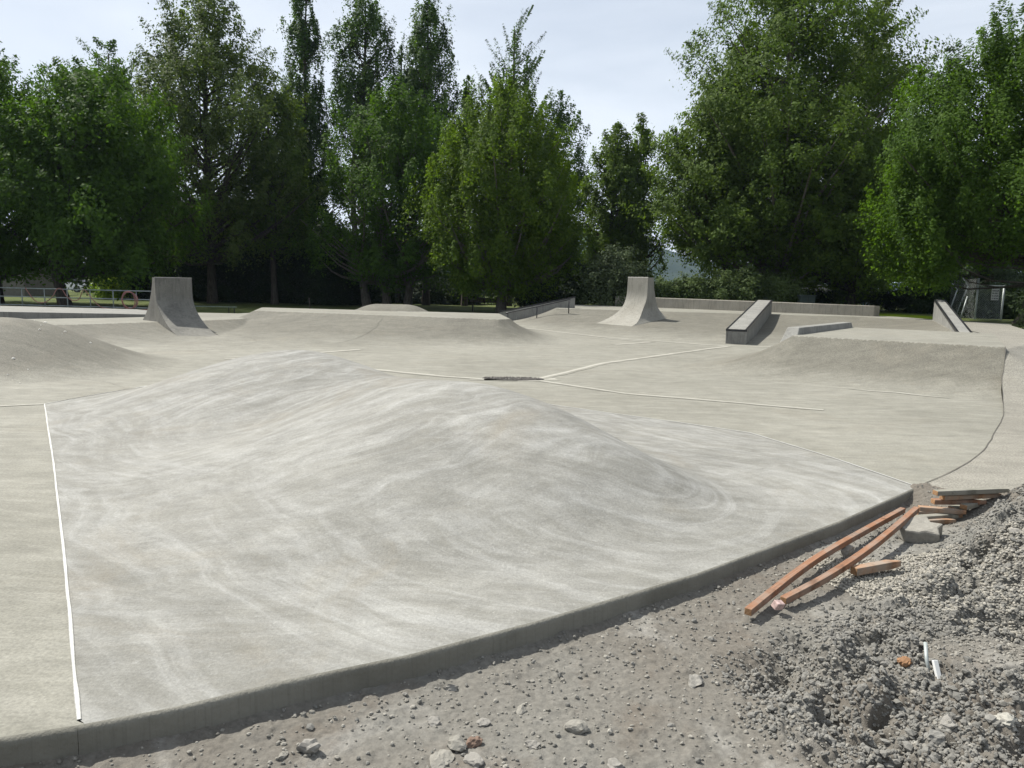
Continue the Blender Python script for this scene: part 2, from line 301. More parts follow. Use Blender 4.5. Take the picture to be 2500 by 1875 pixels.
def leafmat(name,a,c2,trans=.35,rough=.55,spec=.3):
    spec=.10; rough=.65; trans=min(.5,trans*1.25); a=(a[0]*.92,a[1]*1.02,a[2]*.8); c2=(c2[0]*.92,c2[1]*1.04,c2[2]*.75)
    m,t,b=newmat(name,rough,spec); n=NT(t); g=n.n('NewGeometry').outputs['Random Per Island']; co=n.co()
    c=n.mix(n.ramp(g,[(0.,.2),(1.,.8)]),a,c2); c=n.mix(n.ramp(n.noise(co,.9,4,.6),[(.35,0.),(.62,.6)]),c,tuple(x*.72 for x in a)); n.l(c,b.inputs['Base Color'])
    tr=n.n('BsdfTranslucent'); n.l(n.mix(1.,c,(1.3,1.4,.5),'MULTIPLY'),tr.inputs['Color']); ms=n.n('MixShader'); ms.inputs[0].default_value=trans
    n.l(b.outputs[0],ms.inputs[1]); n.l(tr.outputs[0],ms.inputs[2]); n.l(ms.outputs[0],t.nodes['Material Output'].inputs['Surface']); return m
LM=dict(maple=leafmat('maple_leaf',(.048,.092,.016),(.10,.155,.028)),light=leafmat('light_maple_leaf',(.068,.115,.020),(.165,.20,.036),.4),
 poplar=leafmat('poplar_leaf',(.048,.085,.026),(.10,.14,.045),.3,.6,.25),cotton=leafmat('cottonwood_leaf',(.060,.098,.022),(.155,.19,.05),.35,.6,.25),
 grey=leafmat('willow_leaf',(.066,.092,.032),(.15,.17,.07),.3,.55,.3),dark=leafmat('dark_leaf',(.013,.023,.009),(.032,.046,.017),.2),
 conifer=leafmat('cedar_foliage',(.028,.042,.024),(.05,.065,.036),.1,.7),feather=leafmat('feathery_leaf',(.05,.095,.018),(.115,.165,.03),.4),
 shrub=leafmat('shrub_leaf',(.05,.07,.03),(.12,.145,.065),.2,.55,.3),purple=leafmat('purple_grey_leaf',(.045,.056,.034),(.11,.13,.08),.15,.55,.3),bright=leafmat('sunlit_bush_leaf',(.14,.20,.02),(.26,.32,.04),.4))
def bark(name,a,c2):
    m,t,b=newmat(name,.95,.1); n=NT(t); co=n.co(); w=n.noise(n.map(co,(6,6,1)),2.5,6,.65); n.l(n.mix(n.ramp(w,[(.35,0.),(.65,1.)]),a,c2),b.inputs['Base Color']); n.bump(w,b,.6,.03); return m
M_bark=bark('grey_bark',(.07,.06,.05),(.17,.155,.13)); M_bark2=bark('dark_bark',(.035,.03,.025),(.09,.078,.062))
def grass_mat():
    m,t,b=newmat('grass',.95,.1); n=NT(t); co=n.co(); c=n.mix(n.ramp(n.noise(co,.35,6,.7),[(.3,0.),(.7,1.)]),(.045,.065,.02),(.105,.12,.04))
    c=n.mix(.6,c,n.ramp(n.noise(co,9,6,.75),[(.25,.2),(.75,.8)]),'OVERLAY'); n.l(c,b.inputs['Base Color']); n.bump(n.noise(co,12,6,.8),b,.8,.08); return m
M_grass=grass_mat()
# ------------------------------------------------------------------ the skatepark surface (one height function, split into its features)
def park_h(X,Y):
    h=np.zeros(X.shape)
    for f in FEATURES: h=np.maximum(h,f(X,Y))
    return h
def snap(V,F,polys,step):
    """pull the ragged rim of a cut grid onto the true outline"""
    e=np.concatenate([F[:,[0,1]],F[:,[1,2]],F[:,[2,3]],F[:,[3,0]]]); e.sort(axis=1)
    u,c=np.unique(e,axis=0,return_counts=True); rim=np.unique(u[c==1]); P=V[rim,:2].copy()
    best=np.full(len(rim),1e9); Q=P.copy()
    for poly in polys:
        p=np.array(poly,float); q=np.roll(p,-1,0)
        for a,b in zip(p,q):
            d=b-a; t=np.clip(((P-a)@d)/(d@d+1e-12),0,1)[:,None]; pt=a+t*d; dd=np.hypot(*(P-pt).T); k=dd<best; best[k]=dd[k]; Q[k]=pt[k]
    k=best<step*1.3; V[rim[k],:2]=Q[k]
def grid_piece(name,X,Y,mask,hf,mat,polys,step,label=None,cat=None,kind=None,group=None,parent=None):
    ny,nx=X.shape; idx=np.arange(nx*ny).reshape(ny,nx); F=np.stack([idx[:-1,:-1],idx[:-1,1:],idx[1:,1:],idx[1:,:-1]],-1)[mask]
    used,inv=np.unique(F,return_inverse=True); F=inv.reshape(-1,4); V=np.stack([X.ravel()[used],Y.ravel()[used],np.zeros(len(used))],1)
    if polys: snap(V,F,polys,step)
    e=.03; x,y=V[:,0],V[:,1]; V[:,2]=hf(x,y)
    gx=(hf(x+e,y)-hf(x-e,y))/(2*e); gy=(hf(x,y+e)-hf(x,y-e))/(2*e); Nn=np.stack([-gx,-gy,np.ones_like(gx)],1); Nn/=np.linalg.norm(Nn,axis=1)[:,None]
    o=mesh_np(name,V,F,mat,parent,True,Nn); tag(o,label,cat,group,kind); return o
STEP=.055
gx=np.arange(-18,17.6,STEP); gy=np.arange(-1.2,40.6,STEP); GX,GY=np.meshgrid(gx,gy); cx,cy=GX[:-1,:-1]+STEP/2,GY[:-1,:-1]+STEP/2
inpark=inside(cx,cy,PARK)&~inside(cx,cy,SLAB)&~inside(cx,cy,PAVE)
hs=[f(cx,cy) for f in FEATURES]; H=np.max(hs,axis=0); own=np.argmax(hs,axis=0); own[(H<.004)|((own==3)&(cy>28)&(cx>-10)&(H<.416))]=-1
grid_piece('skatepark_floor',GX,GY,inpark&(own==-1),park_h,M_old,[PARK,SLAB,PAVE],STEP,kind='structure')
TOPS=[.65,.75,.70,.42,9,9]
NAMES=[('concrete_platform','long beige concrete platform with sloping banks, right behind the pale grey hump','skate ramp'),
 ('quarter_ramp','beige quarter ramp with a flat deck at right, next to the pebbled pavement','skate ramp'),
 ('banked_deck','wide beige bank rising to the back deck, under the right vert wall','skate ramp'),
 ('bowl_bank','curved grey-beige concrete bank and deck of the left bowl, below the left vert wall','skate ramp'),
 ('skate_mound','smooth rounded beige-grey concrete mound at the left edge, speckled with white bits','skate mound'),
 ('skate_dome','small pale dome of concrete rising behind the middle platform','skate mound')]
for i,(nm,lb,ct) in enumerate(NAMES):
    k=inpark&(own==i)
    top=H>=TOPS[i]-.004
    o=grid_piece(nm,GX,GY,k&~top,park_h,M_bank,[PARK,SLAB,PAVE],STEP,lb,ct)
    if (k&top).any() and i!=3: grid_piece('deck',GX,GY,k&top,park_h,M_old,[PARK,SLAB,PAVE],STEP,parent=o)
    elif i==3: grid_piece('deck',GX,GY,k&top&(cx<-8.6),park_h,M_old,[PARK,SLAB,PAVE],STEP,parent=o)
sx=np.arange(-6.4,3.8,.035); sy=np.arange(2.4,15.2,.035); SX,SY=np.meshgrid(sx,sy)
slab=grid_piece('fresh_slab',SX,SY,inside(SX[:-1,:-1]+.0175,SY[:-1,:-1]+.0175,SLAB),slab_h,M_new,[SLAB],.035,'freshly poured pale grey slab swelling into one long smooth hump in the foreground','skate mound')
co_=np.empty(len(slab.data.vertices)*3,np.float32); slab.data.vertices.foreach_get('co',co_); co_=co_.reshape(-1,3)
cp=np.array(HUMP)[[0,-1],:2]; bd=np.full(len(co_),1e9); fl=np.zeros((len(co_),3)); s0_=0
for a_,b_ in zip(cp[:-1],cp[1:]):
    d_=b_-a_; L_=np.hypot(*d_); t_=np.clip(((co_[:,:2]-a_)@d_)/L_**2,0,1); v_=co_[:,:2]-(a_+t_[:,None]*d_); dd_=np.hypot(*v_.T); k_=dd_<bd; bd[k_]=dd_[k_]
    an=np.arctan2(v_[:,0]*-.6-v_[:,1]*-.8,v_[:,0]*-.8+v_[:,1]*-.6); fl[k_,0]=(s0_+t_*L_-1.3*an*sstep(dd_/2.2))[k_]; s0_+=L_
fl[:,1]=bd; at_=slab.data.attributes.new('flow','FLOAT_VECTOR','POINT'); at_.data.foreach_set('vector',fl.astype(np.float32).ravel())
px=np.arange(3.4,18,.08); py=np.arange(5,29.2,.08); PX,PY=np.meshgrid(px,py)
grid_piece('pavement',PX,PY,inside(PX[:-1,:-1]+.04,PY[:-1,:-1]+.04,PAVE),pave_h,M_pave,[PAVE],.08,kind='structure')
def curve_pts(pts,step,smooth=True):
    p=[Vector((a,b,0)) for a,b in pts]; out=[]
    for i in range(len(p)-1):
        a=p[max(i-1,0)];b=p[i];c=p[i+1];d=p[min(i+2,len(p)-1)]; n=max(2,int((c-b).length/step))
        for k in range(n):
            t=k/n
            q=.5*((2*b)+(c-a)*t+(2*a-5*b+4*c-d)*t*t+(3*b-a-3*c+d)*t**3) if smooth else b.lerp(c,t); out.append((q.x,q.y))
    out.append((p[-1].x,p[-1].y)); return np.array(out)
def edge_strip(name,pts,z1,mat,parent=None,proud=.0):
    """rounded lip + vertical formed face hanging from the slab rim"""
    P=curve_pts(pts,.06,False); T=np.gradient(P,axis=0); T/=np.linalg.norm(T,axis=1)[:,None]; Nn=np.stack([T[:,1],-T[:,0]],1)
    prof=[(0,0),(.008,-.002),(.016,-.008),(.021,-.018),(.022,-.03),(.022,-.07),(.024,-.1),(.023,z1)]
    wob=fbm(P[:,0]*3,P[:,1]*3,4,5)*.004
    V=[];k=len(prof)
    for i in range(len(P)):
        for o,z in prof: V.append((P[i,0]+Nn[i,0]*(o+(wob[i] if z<-.01 else 0)),P[i,1]+Nn[i,1]*(o+(wob[i] if z<-.01 else 0)),z+.001*0))
    F=[(i*k+j,(i+1)*k+j,(i+1)*k+j+1,i*k+j+1) for i in range(len(P)-1) for j in range(k-1)]
    return mesh_np(name,V,F,mat,parent,True)
edge_strip('edge_face',KERB[3:],-.42,M_kerb,slab)
tag(edge_strip('floor_edge',KERB[:4],-.42,M_kerb),kind='structure')
tag(edge_strip('pavement_edge',[(4.5,5.7),(3.62,6.66)][::-1] and [(3.60,6.68),(4.5,5.7),(9,5.0)],-.3,M_pave),kind='structure')
# ------------------------------------------------------------------ joint lines, cracks
def strip(name,pts,w,mat,hf,zoff=.005,wig=.01,taper=False,step=.08,seed=0):
    P=curve_pts(pts,step,name!='joint_line'); T=np.gradient(P,axis=0); T/=np.linalg.norm(T,axis=1)[:,None]+1e-9; Nn=np.stack([-T[:,1],T[:,0]],1)
    s=np.arange(len(P)); P=P+Nn*(fbm(s*.23,s*0+seed,4,seed)*wig)[:,None]
    ww=w*(.75+.5*vnoise(s*.4,s*0+3.3+seed,seed)); 
    if taper: ww=ww*np.clip(np.minimum(s,len(P)-1-s)/(len(P)*.2),.12,1)
    off=[-1,-.45,-.12,0,.12,.45,1]; V=np.concatenate([[ [P[i,0]+Nn[i,0]*o*ww[i]/2,P[i,1]+Nn[i,1]*o*ww[i]/2,0] for o in off] for i in range(len(P))]); V[:,2]=hf(V[:,0],V[:,1])+zoff
    F=[(i*7+j,(i+1)*7+j,(i+1)*7+j+1,i*7+j+1) for i in range(len(P)-1) for j in range(6)]
    o=mesh_np(name,V,F,mat); a=o.data.attributes.new('w','FLOAT','POINT'); a.data.foreach_set('value',np.tile([-.35,.18,.75,.95,.75,.18,-.35] if w>.07 else [.3,1,1,1,1,1,.3],len(P)).astype(np.float32)); tag(o,kind='structure'); return o
allh=lambda x,y: np.where(inside(x,y,SLAB),slab_h(x,y),park_h(x,y))
def S(pts,w,mat=M_joint_old,**k): return strip('joint_line',pts,w,mat,allh,**k)
S([(-1.635,2.76),(-2.70,4.50),(-4.14,6.81),(-6.13,9.96)],.017,M_joint_new,wig=.003)
S([(-6.13,9.96),(-4.9,15.0)],.03,M_joint_new)
S([(-12,6.9),(-6.13,9.96)],.15)
S([(-1.5,12.45),(.30,11.12),(1.23,10.34),(2.05,9.74),(2.86,9.06),(3.32,7.75),(3.60,6.70)],.018,M_joint_new)
S([(-4.65,16.81),(-2.76,14.88),(-1.33,14.01),(-.46,13.66),(.1,13.55)],.30,wig=.02,seed=3)
S([(-.2,13.8),(.52,14.0),(1.98,16.99),(5.77,22.14),(6.4,22.9)],.30,wig=.03,seed=4)
S([(-.5,13.6),(.51,13.62),(1.82,12.23),(2.83,11.78),(4.50,10.96)],.20,seed=5)
S([(.1,30.8),(3.0,25.95),(6.05,23.25),(8,23.0)],.34,seed=6)
S([(-.75,13.72),(0,13.7),(.8,13.95)],.5,seed=21,zoff=.004); S([(3.1,25.3),(4.3,24.0),(3.0,22.6)],.3,seed=7); S([(-4.9,17.6),(-3.8,19.1)],.36,seed=8)
S([(-6.1,16.2),(-5.2,16.4),(-4.4,16.2)],.28,seed=9)
S([(5.9,13.45),(6.6,13.1),(7.2,12.5)],.2,seed=10,taper=True,wig=.04)
M_crack=simple('crack',(.085,.078,.065),.95,.2)
def crack(pts,w=.014,seed=0): strip('crack',pts,w,M_crack,allh,.0055,.09,True,.1,seed)
crack([(-4.05,24.1),(-4.1,22.8),(-4.5,21.0),(-5.0,19.6)],0.0099,1); crack([(-7.6,25.1),(-7.4,22.5),(-7.2,20.4)],0.0066,2); crack([(-8.3,22.2),(-6.8,20.2),(-6.9,18.8)],0.0066,3)
crack([(2.2,13.2),(3.6,14.2),(4.6,14.0),(6.2,13.3),(7.2,13.0)],0.0073,4); crack([(.8,17.8),(2.2,18.9)],0.0046,6); crack([(-7.2,12.6),(-6.2,11.9),(-5.8,11.5)],0.0046,8)
strip('seam_gap',RSEAM[:-6],.009,M_crack,lambda x,y:np.maximum(allh(x,y),pave_h(x,y)),.006,.008,False,.08,12)
# drain slot filled with rubble
dr=empty('drain_slot',(.02,13.78,0)); tag(dr,'narrow dark drain slot packed with black rubble, in white joint filler behind the grey hump','drain')
ln=MB(); ring=[(math.cos(t)*.56,math.sin(t)*.19*(1+.25*math.sin(3*t)),.010) for t in np.linspace(0,2*math.pi,40,endpoint=False)]
ln.add(ring+[(p[0]*1.02,p[1]*1.05,-.02) for p in ring],[tuple(range(40))]+[(i,i+40,(i+1)%40+40,(i+1)%40) for i in range(40)]); ln.build('bed',simple('wet_black_grit',(.09,.085,.075),.9,.4,30),dr)
# ------------------------------------------------------------------ generic lumps
ICO={}
def ico(sub):
    if sub not in ICO:
        bm=bmesh.new(); bmesh.ops.create_icosphere(bm,subdivisions=sub,radius=1); ICO[sub]=(np.array([v.co[:] for v in bm.verts]),np.array([[v.index for v in f.verts] for f in bm.faces])); bm.free()
    return ICO[sub]
def scatter_lumps(name,C,rad,mat,sub=1,rough=.25,flat=.7,parent=None,smooth=False):
    v,f=ico(sub); n=len(C); m=len(v)
    A=rng.normal(size=(n,3,3)); Q=np.linalg.qr(A)[0]; s=np.stack([rng.uniform(.75,1.35,n),rng.uniform(.7,1.1,n),rng.uniform(.55,.9,n)],1)
    V=v[None]*(1+rng.uniform(-rough,rough,(n,m,1))); V=V*s[:,None,:]; V=np.einsum('nij,nkj->nki',Q,V); V[...,2]*=flat; V=V*np.asarray(rad)[:,None,None]+np.asarray(C)[:,None,:]
    F=(f[None]+(np.arange(n)*m)[:,None,None]).reshape(-1,3); return mesh_np(name,V.reshape(-1,3),F,mat,parent,smooth)
k=700; a=rng.uniform(0,6.28,k); q=np.sqrt(rng.uniform(0,1,k)); cc=np.stack([np.cos(a)*q*.54,np.sin(a)*q*.17,rng.uniform(.005,.02,k)],1)
scatter_lumps('rubble',cc,rng.uniform(.008,.022,k),simple('black_rubble',(.12,.11,.10),.9,.6,25),1,parent=dr)
# ------------------------------------------------------------------ quarter-pipe vert walls
def vert_wall(name,base,ang,zd,ztop,wtop,wbot,run,thick_t,thick_b,zfoot,flare,label,m=M_qp):
    """concave riding face looking along -y of its own frame, side faces, back"""
    root=empty(name,base,ang); tag(root,label,'quarter pipe')
    n=26; fr=[]; ca,sa=math.cos(ang),math.sin(ang)
    def gz_(d): return float(park_h(np.array([base[0]+d*sa]),np.array([base[1]-d*ca]))[0])-.006
    arc=(ztop-zd)*zfoot
    def lift(x,y,q): return float(park_h(np.array([base[0]+x*ca-y*sa]),np.array([base[1]+x*sa+y*ca]))[0])*(1-q)+ztop*q+(.004*min(1,q*30) if q>.001 else -.006)
    for i in range(n+1):
        if i<=16: th=math.pi/2*i/16; d=run*(1-math.sin(th)); up=arc*(1-math.cos(th))
        else: d=-.02*(i-16)/10; up=arc+((ztop-zd)-arc)*(i-16)/10
        q=up/(ztop-zd); z=q; w=wtop+(wbot-wtop)*(1-q)**1.8
        fr.append((d,z,w/2+flare*max(0,1-q*3)**2))
    V=[];F=[];K=9
    for d,z,w in fr:
        for j in range(K): u=-1+2*j/(K-1); V.append((u*w,-d,lift(u*w,-d,z)))
    for i in range(n):
        for j in range(K-1): a=i*K+j; F.append((a,a+1,a+K+1,a+K))
    mesh_np('riding_face',V,F,m,root)
    mb=MB()
    bk=[(thick_t+(thick_b-thick_t)*(1-z)**1.7,z,w) for i,(d,z,w) in enumerate(fr)]
    v=[];f=[]
    for (d,z,w),(b,_,_) in zip(fr,bk): v+=[(x_,y_,lift(x_,y_,z)-.002) for x_,y_ in ((-w,-d),(-w*.97,b),(w*.97,b),(w,-d))]
    for i in range(n):
        a=i*4; f+=[(a,a+4,a+5,a+1),(a+1,a+5,a+6,a+2),(a+2,a+6,a+7,a+3)]
    mb.add(v,f); mb.add([v[-4],v[-1],v[-2],v[-3]],[(0,1,2,3)]); mb.build('wall_block',m,root)
    d,z,w=fr[-1]; z=ztop; MB().tube([(-w,-d+.01,z),(w,-d+.01,z)],.012,6).build('coping',simple('worn_coping',(.3,.29,.26),.5,.3),root)
    return root
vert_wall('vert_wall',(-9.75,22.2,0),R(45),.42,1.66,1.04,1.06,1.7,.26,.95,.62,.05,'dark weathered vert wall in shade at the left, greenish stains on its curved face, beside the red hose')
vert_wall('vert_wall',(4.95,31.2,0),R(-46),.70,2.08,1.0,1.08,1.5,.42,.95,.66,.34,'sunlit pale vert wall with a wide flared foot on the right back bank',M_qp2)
# ------------------------------------------------------------------ grind ledges
def ledge(name,near,far,w,z0,z0t,z1,z1t,label,steel_r=True):
    n=Vector(near);f=Vector(far);d=(f-n).normalized();s=Vector((d.y,-d.x))*w/2; root=empty(name,(n.x,n.y,0)); tag(root,label,'grind ledge')
    def P(p,sd,z): q=p+s*sd-n; return (q.x,q.y,z)
    MB().hexa([P(n,-1,z0),P(n,1,z0),P(f,1,z1),P(f,-1,z1),P(n,-1,z0t),P(n,1,z0t),P(f,1,z1t),P(f,-1,z1t)]).build('body',M_cast,root,bevel=.008)
    for sd in (-1,1):
        k=.06/(w/2)
        MB().hexa([P(n,sd*1.02-(k if sd>0 else 0),z0t-.06),P(n,sd*1.02+(0 if sd>0 else k),z0t-.06),P(f,sd*1.02+(0 if sd>0 else k),z1t-.06),P(f,sd*1.02-(k if sd>0 else 0),z1t-.06),
          P(n,sd*1.02-(k if sd>0 else 0),z0t+.006),P(n,sd*1.02+(0 if sd>0 else k),z0t+.006),P(f,sd*1.02+(0 if sd>0 else k),z1t+.006),P(f,sd*1.02-(k if sd>0 else 0),z1t+.006)]).build('steel_edge',M_steel,root)
    e=-d*.01; q=n+e
    MB().hexa([P(q,-1.02,z0t-.06),P(q,1.02,z0t-.06),P(q+d*.07,1.02,z0t-.06),P(q+d*.07,-1.02,z0t-.06),P(q,-1.02,z0t+.004),P(q,1.02,z0t+.004),P(q+d*.07,1.02,z0t+.004),P(q+d*.07,-1.02,z0t+.004)]).build('steel_nose',M_steel,root)
    return root
ledge('grind_ledge',(6.88,23.75),(10.55,32.6),.62,-.1,.47,.5,1.27,'steel-edged concrete grind ledge on the back bank, square end facing the camera')
ledge('grind_ledge',(11.55,19.6),(16.15,29.4),.36,-.1,.66,.5,1.48,'narrow steel-edged grind ledge at the far right, sloping down behind the quarter ramp deck')
# flat ledge with rail
hub=empty('sloping_ledge',(0,0,0)); tag(hub,'dark-sided sloping ledge wall with black steel top, left of the right vert wall','grind ledge')
a,b=Vector((-.62,35.0)),Vector((2.72,34.4)); t=Vector((0,.38))
MB().hexa([(a.x,a.y,-.05),(b.x,b.y,.6),(b.x,b.y+.4,.6),(a.x,a.y+.4,-.05),(a.x,a.y,.44),(b.x,b.y,1.19),(b.x,b.y+.4,1.19),(a.x,a.y+.4,.44)]).build('body',M_cast,hub,bevel=.01)
MB().hexa([(a.x-.02,a.y-.02,.42),(b.x+.02,b.y-.02,1.17),(b.x+.02,b.y+.06,1.17),(a.x-.02,a.y+.06,.42),(a.x-.02,a.y-.02,.475),(b.x+.02,b.y-.02,1.225),(b.x+.02,b.y+.06,1.225),(a.x-.02,a.y+.06,.475)]).build('steel_edge',M_steel,hub)
gr=empty('grind_rail',(0,0,0)); tag(gr,'thin black round grind rail on three posts in front of the sloping ledge','rail')
rp=[(-.25,33.4,.46),(1.0,33.2,.73),(2.35,33.0,1.10)]
MB().tube([(-.33,33.4,.42),(-.30,33.4,.455),(-.25,33.4,.47),(1.0,33.2,.76),(2.35,33.0,1.10),(2.42,33,1.10)],.026,8).build('rail_bar',M_steel,gr,True)
# ------------------------------------------------------------------ low walls and curbs
def prism(name,pts,z0,z1,mat,parent=None,bevel=.02):
    n=len(pts); mb=MB(); z0=z0 if hasattr(z0,'__len__') else [z0]*n; z1=z1 if hasattr(z1,'__len__') else [z1]*n
    mb.add([(p[0],p[1],z) for p,z in zip(pts,z0)]+[(p[0],p[1],z) for p,z in zip(pts,z1)],[tuple(reversed(range(n))),tuple(range(n,2*n))]+[(i,(i+1)%n,(i+1)%n+n,i+n) for i in range(n)])
    return mb.build(name,mat,parent,bevel=bevel)
o=prism('long_wall',[(5.2,39.75),(8.4,37.45),(11.8,34.85),(15.1,32.4),(15.4,32.55),(15.5,32.9),(12.1,35.35),(8.7,37.95),(5.4,40.3)],.55,[1.2,1.18,1.16,1.14,1.12,1.12,1.16,1.18,1.2],M_wall); tag(o,'long low concrete wall along the back deck, sunlit, in front of the hedge','wall')
o=prism('platform_wall',[(-22,19.0),(-17,20.0),(-14.2,21.3),(-12.2,23.2),(-11.5,24.2),(-11.9,26.2),(-13,26.6),(-22,26)],.2,[.66,.65,.63,.55,.50,.50,.55,.6],M_cast); tag(o,'low stained concrete retaining wall of the raised pad at the far left, below the pipe railing','wall')
cb=MB(); 
def lerp2(a,b,t): return (a[0]+(b[0]-a[0])*t,a[1]+(b[1]-a[1])*t)
c0,c1=(6.12,16.85),(8.95,20.75); dx,dy=(c1[0]-c0[0]),(c1[1]-c0[1]); Lc=math.hypot(dx,dy); dx/=Lc;dy/=Lc; nx_,ny_=-dy,dx
v=[]
for s_,z,wb in ((-.35,.55,.17),(.0,.90,.13),(Lc,.89,.13),(Lc+.22,.66,.15)):
    for sd in (-1,1): v.append((c0[0]+dx*s_+nx_*wb*sd,c0[1]+dy*s_+ny_*wb*sd,z))
lo=[(p[0]+( .05*(-dy))*(1 if i%2 else -1),p[1]+.05*dx*(1 if i%2 else -1),.45) for i,p in enumerate(v)]
cb.add(v+lo,[(0,1,3,2)[::-1],(2,3,5,4)[::-1],(4,5,7,6)[::-1],(0,2,10,8)[::-1],(2,4,12,10)[::-1],(4,6,14,12)[::-1],(1,9,11,3)[::-1],(3,11,13,5)[::-1],(5,13,15,7)[::-1],(0,8,9,1)[::-1],(6,7,15,14)[::-1]])
bm=bmesh.new(); 
o=cb.build('parking_curb',M_cast,bevel=.02); bm.from_mesh(o.data); bmesh.ops.recalc_face_normals(bm,faces=bm.faces); bm.to_mesh(o.data); bm.free()
tag(o,'low rough concrete curb block with tapered ends along the left edge of the quarter ramp deck','curb')
for x,y,z in rp:
    zb=float(park_h(np.array([x]),np.array([y]))[0]); MB().tube([(x,y,zb-.05),(x,y,z)],.022,8).build('post',M_steel,gr,True)
fb=empty('flat_rail',(-14.6,35.5,0)); tag(fb,'low green-grey flat bar rail on short posts behind the left vert wall','rail')
MB().box(-1.6,1.85,-.03,.03,.34,.39).build('bar',simple('green_grey_steel',(.12,.15,.12),.5,.4),fb)
for x in (-1.5,1.5,1.75): MB().box(x-.02,x+.02,-.02,.02,-.2,.34).build('post',M_steel,fb)
# ------------------------------------------------------------------ pipe railing with hose
ra=empty('pipe_railing',(0,0,0)); tag(ra,'long galvanised pipe railing with three rails behind the left pad','railing')
RY=lambda x: 39.6+(x+27)*-.08
GZ=-.06
for z in (.93,.50,.08):
    MB().tube([(x,RY(x),z) for x in (-33,-28,-23,-17.6)],.028,8).build('rail_bar',M_galv,ra,True)
for i in range(13):
    x=-32.4+i*1.215; MB().tube([(x,RY(x),GZ-.1),(x,RY(x),.93)],.027,8).build('post',M_galv,ra,True)
def hose(pts,r=.022):
    out=[]
    p=[Vector(q) for q in pts]
    for i in range(len(p)-1):
        a=p[max(i-1,0)];b=p[i];c=p[i+1];d=p[min(i+2,len(p)-1)]
        for k in range(8):
            t=k/8; out.append(.5*((2*b)+(c-a)*t+(2*a-5*b+4*c-d)*t*t+(3*b-a-3*c+d)*t**3))
    out.append(p[-1]); return MB().tube(out,r,6)
yh=lambda x: RY(x)-.07
h1=[(-25.2,.95),(-24.7,.72),(-24.1,.42),(-23.4,.18),(-22.6,.1),(-22.0,.22),(-21.4,.62),(-21.0,.93)]
x0=lambda sx: (sx-1250)/1878*39.3
hp=[(62,.95),(70,.7),(80,.42),(92,.24),(106,.22),(120,.36),(132,.6),(143,.93),(155,.93),(165,.62),(176,.42),(188,.37),(199,.5),(210,.93),(222,.7),(232,.45),(244,.2),(255,.06),(275,.0),(300,-.02),(345,-.02),(370,0)]
o=hose([(x0(s),yh(x0(s)),z) for s,z in hp]).build('garden_hose',M_hose,None,True); tag(o,'faded red hose hanging in loops over the pipe railing','hose')
cx0=x0(322); coil=[]
for k in range(3):
    for j in range(12):
        t=j/12*2*math.pi; coil.append((cx0+(.33+.03*k)*math.sin(t)+.07*k,yh(cx0)-.05*k-.03*math.cos(t),.46+(.46-.03*k)*math.cos(t)))
o=hose(coil).build('hose_coil',M_hose,None,True); tag(o,'coil of faded red hose hung upright on the railing beside the left vert wall','hose')
# ------------------------------------------------------------------ ground sheet reaching the horizon
def ground_h(X,Y):
    z=-.06+.68*sstep((X-2)/3.5)*sstep((Y-8)/8)+.03*fbm(X*.3,Y*.3,3,2)
    low=inside(X,Y,INNER)|inside(X,Y,PAVE)|(seg_dist(X,Y,RSEAM)<1.3)|((Y<13)&(Y>-7)&(np.abs(X)<14.5)); z=np.where(low,-.75,z)
    far=np.hypot(X,Y-20)
    return z-.4*sstep((far-120)/300)
def axis(lo,hi,st,far):
    a=list(np.arange(lo,hi,st)); g=st; x=hi
    while x<far: a.append(x); g*=1.35; x+=g
    b=[];g=st;x=lo-st
    while x>-far: b.append(x); g*=1.35; x-=g
    return np.array(b[::-1]+a+[far])
gX,gY=np.meshgrid(axis(-60,60,.5,2000),axis(-8,80,.5,2000)); ny,nx=gX.shape; idx=np.arange(nx*ny).reshape(ny,nx)
FF=np.stack([idx[:-1,:-1],idx[:-1,1:],idx[1:,1:],idx[1:,:-1]],-1).reshape(-1,4)
tag(mesh_np('ground',np.stack([gX.ravel(),gY.ravel(),ground_h(gX.ravel(),gY.ravel())],1),FF,M_grass),kind='structure')
# ------------------------------------------------------------------ dirt
def pile_h(X,Y): return sstep(1-np.hypot((X-4.9)/2.5,(Y-4.9)/1.9))*.64
def dirt_base(X,Y):
    d=seg_dist(X,Y,KERB)
    z=-.122+.022*sstep((X+.5)/2.5)-.02*sstep(d/.5)+.022*np.exp(-(d/.045)**2)
    pile=sstep(1-np.hypot((X-4.9)/2.5,(Y-4.9)/1.9))*.64+sstep(1-np.hypot((X-2.6)/1.5,(Y-3.2)/1.3))*.10
    return z+pile*sstep(d/1.1)+.12*sstep(1.15-seg_dist(X,Y,PAVE,True)/.45)*sstep((X-3.35)/.3)*sstep((8-Y)/.5)
def rough_mask(X,Y):
    d=seg_dist(X,Y,KERB)
    return sstep((X-.80-np.maximum(3.05-Y,0)*1.3+.35*fbm(X*1.6,Y*1.6,4,40))/.3)*sstep((d-.55)/.45)
def flatpatch(X,Y): return sstep((1-np.hypot((X-2.30)/.30,(Y-3.50)/.20)-.15*fbm(X*6,Y*6,3,9))/.18)
